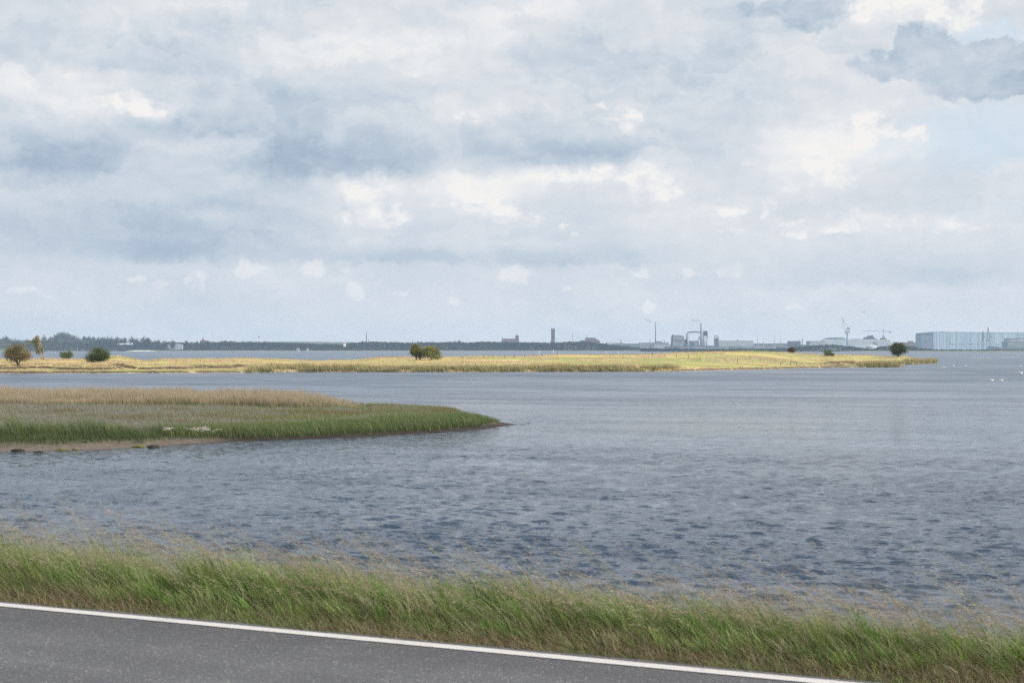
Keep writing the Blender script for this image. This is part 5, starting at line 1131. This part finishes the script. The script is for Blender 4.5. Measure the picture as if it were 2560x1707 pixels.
# storage tank
o, lx, lz, m_ = bld('storage_tank', 2179, 'squat round pale tank with domed roof before the ship hull', 'tank', 4600, 877)
MB().tube([(0,0,-3),(0,0,lz(865))], [13.5*m_]*2, 28).build('shell', LGREY, o, smooth=True); MB().tube([(0,0,lz(865)+.02),(0,0,lz(863)),(0,0,lz(862))], [13.6*m_,8*m_,.5*m_], 28).build('roof', RIDGE, o)
# big luffing crane
o, lx, lz, m_ = bld('luffing_crane', 2118, 'tall blue and pale luffing crane with folded jib over the ship hull', 'crane', DI - 30, 876)
MB().tube([(0,0,0),(0,0,lz(833))], [1.7*m_,1.6*m_], 10).build('column', CRB, o)
MB().poly([(lx(2112),lz(833)),(lx(2124),lz(833)),(lx(2124.5),lz(827)),(lx(2120),lz(825.5)),(lx(2114),lz(828)),(lx(2112),lz(830))], -5, 5).build('machine_house', LGREY, o)
def truss(p, q_, n=6, r=.55, wd_=2.0):
    mb = MB(); p = Vector(p); q_ = Vector(q_); dr = (q_ - p).normalized(); sd = dr.cross(Vector((0,1,0))).normalized() * wd_
    for s_ in (-1, 1): mb.tube([p + sd*s_, q_ + sd*s_*.4], [r, r*.8], 4)
    for k_ in range(n):
        a_ = p.lerp(q_, k_/n) + sd * (1 - .6*k_/n) * (1 if k_ % 2 else -1); b_ = p.lerp(q_, (k_+1)/n) + sd * (1 - .6*(k_+1)/n) * (-1 if k_ % 2 else 1); mb.tube([a_, b_], [r*.7, r*.7], 4)
    return mb
truss((lx(2114.5),0,lz(829)), (lx(2108),0,lz(802)), 8).build('jib', RIDGE, o)
truss((lx(2108.6),0,lz(804)), (lx(2106),0,lz(793)), 4, .6, 1.6).build('jib_head', STEEL, o)
MB().tube([(lx(2107),0,lz(797)),(lx(2118.5),0,lz(816)),(lx(2123.5),0,lz(822))], [.5,.8,.5], 5).build('back_stay', RIDGE, o)
truss((lx(2116),0,lz(826)), (lx(2120),0,lz(816)), 3).build('a_frame', RIDGE, o)
MB().box(lx(2118), lx(2124.5), -3, 3, lz(823), lz(819.5)).build('counterweight', STEEL, o)
MB().tube([(lx(2107.5),0,lz(806)),(lx(2105.5),0,lz(817)),(lx(2103.5),0,lz(823))], [.45,.5,.3], 5).build('hook_line', STEEL, o)
# tower crane
o, lx, lz, m_ = bld('tower_crane', 2209, 'thin grey tower crane with long horizontal jib right of the luffing crane', 'crane', DI + 5, 876)
truss((0,0,0), (0,0,lz(822.5)), 12, .5, 1.6).build('mast', STEEL, o); truss((lx(2158),0,lz(827)), (0,0,lz(828.3)), 10, .35, 1.1).build('jib', STEEL, o)
MB().tube([(0,0,lz(828.3)),(lx(2227),0,lz(829.3))], [.9,.9], 4).build('counter_jib', STEEL, o); MB().box(lx(2224), lx(2228), -2, 2, lz(831), lz(828.4)).build('counterweight', DST, o)
MB().tube([(0,0,lz(823)),(lx(2180),0,lz(827.4))], [.22,.22], 4).build('tie_bar', STEEL, o); MB().box(-4, 4, -4, 4, lz(846), lz(840)).build('cab', GREY, o)
# buildings between ship and dock hall
box_hall(2256, 2289, 856.5, 'brownish low buildings between round tree and the blue dock hall', bm('brown_brick', (0.18,0.13,0.12)), DI + 20, 40)
box_hall(2273, 2283, 853, 'small square turret block left of the blue dock hall', bm('brown_brick_b', (0.18,0.12,0.11)), DI + 40, 20)
# blue dock hall: ribbed walls in several blues
def dock_hall():
    d = 5600.0; m_ = d / F; base = 875.5
    o = empty('dock_hall', (X(2330, d), d, Z(base, d)), 'gigantic pale blue dry dock hall with vertical stripes and small windows', 'dock hall')
    lx = lambda p: (p - 2330) * m_; lz = lambda y: (base - y) * m_
    mt, N, out = mat_new('striped_cladding'); co = N.node('ShaderNodeTexCoord').outputs['Object']
    sx = N.sep(co); u = N.m('ADD', sx[0], N.m('MULTIPLY', sx[1], 1.37))
    n1 = N.noise(N.comb(N.m('MULTIPLY', u, 1.0), 0, 0), .045, 3, .7); vo = N.node('ShaderNodeTexVoronoi'); vo.inputs['Scale'].default_value = .16; N.l.new(N.comb(u, 0, 0), vo.inputs['Vector'])
    vs = N.sep(vo.outputs['Color'])[0]; mixf = N.m('ADD', N.m('MULTIPLY', n1, .65), N.m('MULTIPLY', vs, .38))
    c = N.ramp(mixf, [(.25, (0.13,0.22,0.31)), (.42, (0.20,0.29,0.38)), (.6, (0.27,0.35,0.43)), (.8, (0.38,0.44,0.50))])
    b = N.node('ShaderNodeBsdfPrincipled'); b.inputs['Roughness'].default_value = .6; N.put(b.inputs['Base Color'], c); N.l.new(b.outputs[0], out.inputs[0])
    # plan: gable end turned left-front, long side running right
    gx = lambda p, y: X(p, d + y) - X(2330, d)
    gz = lambda q, y: (base - q) * (d + y) / F
    P = [(gx(2289, 190), 190), (gx(2333, 0), 0), (gx(2566, 120), 120), (gx(2566, 120), 330), (gx(2380, 330), 330)]
    ht = [gz(833.5, 190), gz(829.5, 0), gz(832, 120), gz(832, 120), gz(833, 190)]
    def on_side(p):
        f_ = lambda t: 1280 + F * (X(2330, d) + P[1][0] + (P[2][0] - P[1][0]) * t) / (d + P[2][1] * t) - p
        a_, b_ = 0.0, 1.0
        for _ in range(30):
            c_ = (a_ + b_) / 2
            if f_(c_) > 0: b_ = c_
            else: a_ = c_
        return a_
    vs_ = [(x, y, -2) for x, y in P] + [(x, y, h) for (x, y), h in zip(P, ht)]
    MB().add(vs_, [(0,1,6,5),(1,2,7,6),(2,3,8,7),(3,4,9,8),(4,0,5,9),(4,3,2,1,0)]).build('wall', mt, o)
    rid = [(gx(2338, 100), 100, gz(828.6, 100)), (P[2][0], 225, gz(831, 200))]
    ov = [(x + (-2 if i_ == 0 else 0), y - (1.5 if i_ < 3 else 0), h + .05) for i_, ((x, y), h) in enumerate(zip(P, ht))]
    MB().add(ov + rid, [(0,1,5),(1,2,6,5),(2,3,6),(3,4,5,6),(4,0,5),(4,3,2,1,0)]).build('roof', bm('hall_roof', (0.33,0.35,0.38)), o)
    # small windows on the long side
    A = Vector((*P[1], 0)); B = Vector((*P[2], 0)); dr = (B - A).normalized(); nr = Vector((dr.y, -dr.x, 0))
    for p_ in (2376,2383.5,2399,2406.5,2422,2429.5,2444.5,2452,2467,2474,2490,2497.5,2505,2513):
        t_ = on_side(p_); c_ = A.lerp(B, t_); a_, b_ = c_ - dr*1.7*m_, c_ + dr*1.7*m_; q1 = nr * .6; q0 = nr * .02
        z0, z1 = lz(861), lz(859)
        vs_ = [(*(a_+q1).xy, z0), (*(b_+q1).xy, z0), (*(b_+q0).xy, z0), (*(a_+q0).xy, z0), (*(a_+q1).xy, z1), (*(b_+q1).xy, z1), (*(b_+q0).xy, z1), (*(a_+q0).xy, z1)]
        MB().add(vs_, [(3,2,1,0),(4,5,6,7),(0,1,5,4),(1,2,6,5),(2,3,7,6),(3,0,4,7)]).build('window', WINM, o)
    for p_ in (2360, 2396): 
        t_ = on_side(p_); c_ = A.lerp(B, t_); MB().box(c_.x-2, c_.x+2, c_.y+20, c_.y+24, lz(830), lz(827.6)).build('roof_vent', STEEL, o)
    MB().tube([(P[0][0], 188, gz(837, 190)), (P[1][0], -1, lz(834))], [.9,.9], 4).build('gantry_rail', STEEL, o)
    Q = Vector((*P[0], 0)); 
    t0, t1 = .35, .97; a_ = Q.lerp(A, t0); b_ = Q.lerp(A, t1); dr2 = (A - Q).normalized(); n2 = Vector((dr2.y, -dr2.x, 0))
    q1, q0 = n2 * .8, n2 * .02; z0, z1 = 0, lz(838)
    vs_ = [(*(a_+q1).xy, z0), (*(b_+q1).xy, z0), (*(b_+q0).xy, z0), (*(a_+q0).xy, z0), (*(a_+q1).xy, z1), (*(b_+q1).xy, z1), (*(b_+q0).xy, z1), (*(a_+q0).xy, z1)]
    MB().add(vs_, [(3,2,1,0),(4,5,6,7),(0,1,5,4),(1,2,6,5),(2,3,7,6),(3,0,4,7)]).build('sliding_door', bm('pale_door', (0.42,0.44,0.50), .7, .1, .05, (1,1,.05)), o)
dock_hall()
box_hall(2519, 2566, 853.5, 'grey lower annex before the right end of the blue dock hall', GREY, 5350, 60, bands=0)
o = box_hall(2524, 2562, 846, 'pale upper block with four small windows at the right edge', LGREY, 5440, 60)
for p_ in (2527, 2534, 2541.5, 2549): MB().box((p_-2543)*5440/F-2.4, (p_-2543)*5440/F+2.4, -.6, -.02, (876-848)*5440/F, (876-846.6)*5440/F).build('window', WINM, o)
for i, p_ in enumerate((2544, 2548)): chimney(p_, 827.5 + i*1.5, 0, .8, .6, 'thin vent pipe at the right end of the dock hall, %s of two' % ORD[i], STEEL, 5500)
# yard cranes in front of the dock hall
def yard_crane(px, top, s_, label):
    o, lx, lz, m_ = bld('yard_crane', px, label, 'crane', 5300, 877)
    for q_ in (-1, 1): MB().tube([(q_*3.5*s_*m_,0,0),(q_*2.6*s_*m_,0,lz(855)),(q_*2*s_*m_,0,lz(845))], [.9,.8,.6], 5).build('leg', STEEL, o)
    MB().box(-3.4*s_*m_, 4*s_*m_, -3, 3, lz(854), lz(850)).build('machine_house', bm('crane_violet', (0.24,0.22,0.30)), o)
    truss((-2.5*s_*m_,0,lz(850)), (0,0,lz(top)), 6, .6, 1.2).build('jib', STEEL, o); truss((4*s_*m_,0,lz(842)), (.4*s_*m_,0,lz(top)), 6, .6, 1.0).build('back_stay', STEEL, o)
    MB().tube([(4*s_*m_,0,lz(842)),(3.4*s_*m_,0,lz(850))], [.8,.8], 4).build('strut', STEEL, o); MB().box(3*s_*m_, 9*s_*m_, -2, 2, lz(843.2), lz(841.5)).build('counterweight', STEEL, o)
yard_crane(2470, 818.5, 1.0, 'dark portal crane with pointed jib before the blue dock hall')
yard_crane(2457, 827, .6, 'slimmer dark crane left of the pointed portal crane')
for i, (a_, b_, t_) in enumerate(((2476,2498,866),(2485,2560,868.5))): box_hall(a_, b_, t_, ('low violet shed' if i == 0 else 'long low grey shed') + ' at the foot of the blue dock hall', GREY, 5150 - i*60, 30, bands=1, name='low_shed', cat='shed')
# construction crane jib by the church
o, lx, lz, m_ = bld('mobile_crane', 1435, 'thin slanting crane boom rising left of the broad church', 'crane', DC - 40)
truss((lx(1436),0,0), (lx(1430.5),0,lz(834)), 10, .45, 1.1).build('boom', STEEL, o); MB().box(lx(1433.5), lx(1438), -3, 3, 0, 5).build('carrier', STEEL, o)
# wind turbines, very faint
for i, (px, hub) in enumerate(((1504, 842), (1571.5, 845))):
    o, lx, lz, m_ = bld('wind_turbine', px, 'faint white wind turbine on the skyline, %s of two' % ORD[i], 'wind turbine', 7300, 874, 'far wind turbines')
    MB().tube([(0,0,0),(0,0,lz(hub))], [1.6,1.0], 8).build('tower', WBLD, o); MB().box(-1.6,1.6,-2.5,3,lz(hub)-1.2,lz(hub)+1.2).build('nacelle', WBLD, o)
    for k_ in range(3):
        a_ = .5 + i + k_ * 2.094; MB().tube([(0,-3,lz(hub)),(math.sin(a_)*8*m_,-3,lz(hub)+math.cos(a_)*8*m_)], [.8,.2], 5).build('blade', WBLD, o)
# smoke plumes
def smoke():
    m, N, out = mat_new('smoke'); co = N.node('ShaderNodeTexCoord').outputs['Generated']; n = N.noise(N.node('ShaderNodeTexCoord').outputs['Object'], .055, 4, .6)
    at = N.node('ShaderNodeAttribute'); at.attribute_name = 'Col'
    v = N.node('ShaderNodeVolumePrincipled'); v.inputs['Color'].default_value = (.5,.5,.53,1); N.put(v.inputs['Density'], N.m('MULTIPLY', N.mr(n, .42, .66), .085))
    N.l.new(v.outputs[0], out.inputs['Volume'])
    for px, path, lab in ((1639, [(1639,804.8),(1636,803.2),(1630,803.6),(1624,803),(1618,799.5),(1612,797.5)], 'thin grey smoke drifting left from the slim left chimney'),
                          (1752, [(1752,807),(1750,803.5),(1746,802.2),(1740,801.3),(1733,800.5),(1727,801)], 'thin grey smoke drifting left from the thick chimney')):
        d = DI - 12; mb = MB(); pts = [(X(a_, d), d, Z(b_, d)) for a_, b_ in path]
        mb.tube(pts, [2.2, 4.2, 5.8, 6.6, 6.4, 3.5], 12, .9); tag(mb.build('smoke_plume', m), lab, 'smoke', kind='stuff')
smoke()

# ------------------------------------------------------------------ an unseen cloud, added up towards the sun to shade the road and the near spit
def cloud_caster():
    hgt = 700.0; c0 = Vector((-5, 60, 0)) + S * (hgt / S.z); rng = np.random.default_rng(2)
    u = np.linspace(0, 2*math.pi, 61)[:-1]; v = np.linspace(-math.pi/2, math.pi/2, 31); U, Vv = np.meshgrid(u, v, indexing='ij')
    n = .8 + .4 * fbm(np.cos(U)*3*np.cos(Vv)+9, np.sin(U)*3*np.cos(Vv)+Vv*2+9, 4, 4)
    cm, N, out = mat_new('thin_cloud'); tr_ = N.node('ShaderNodeBsdfTransparent'); df = N.node('ShaderNodeBsdfDiffuse'); df.inputs[0].default_value = (.88,.89,.9,1)
    mx = N.node('ShaderNodeMixShader'); mx.inputs[0].default_value = 0.42; N.l.new(tr_.outputs[0], mx.inputs[1]); N.l.new(df.outputs[0], mx.inputs[2]); N.l.new(mx.outputs[0], out.inputs[0])
    x = 170*np.cos(U)*np.cos(Vv)*n; y = 128*np.sin(U)*np.cos(Vv)*n; z = np.where(Vv > 0, 60, 18)*np.sin(Vv)*n
    a, b = U.shape; i = np.arange(a)[:, None]; j = np.arange(b-1)[None]; i2 = (i+1) % a
    Fc = np.stack([i*b+j, i2*b+j, i2*b+j+1, i*b+j+1], -1).reshape(-1, 4)
    o = mesh_np('cloud', np.stack([x, y, z], -1).reshape(-1, 3), Fc, cm, smooth=True, loc=c0); tag(o, kind='stuff')
    o['label'] = 'unseen cloud added towards the sun to shade the road'
cloud_caster()

# ------------------------------------------------------------------ haze
mz, N, out = mat_new('haze_air'); v = N.node('ShaderNodeVolumePrincipled'); v.inputs['Color'].default_value = (0.57, 0.75, 1.0, 1); v.inputs['Density'].default_value = 0.62e-4; v.inputs['Anisotropy'].default_value = 0.0
N.l.new(v.outputs[0], out.inputs['Volume'])
mz.cycles.volume_sampling = 'DISTANCE'
tag(MB().box(-8100, 8100, -8100, 8100, -4, 118).build('haze', mz), kind='stuff')
SC.cycles.use_denoising = False; SC.cycles.filter_width = 1.35; SC.cycles.volume_bounces = 1; SC.cycles.max_bounces = 8; SC.cycles.transparent_max_bounces = 8; SC.cycles.sample_clamp_indirect = 6
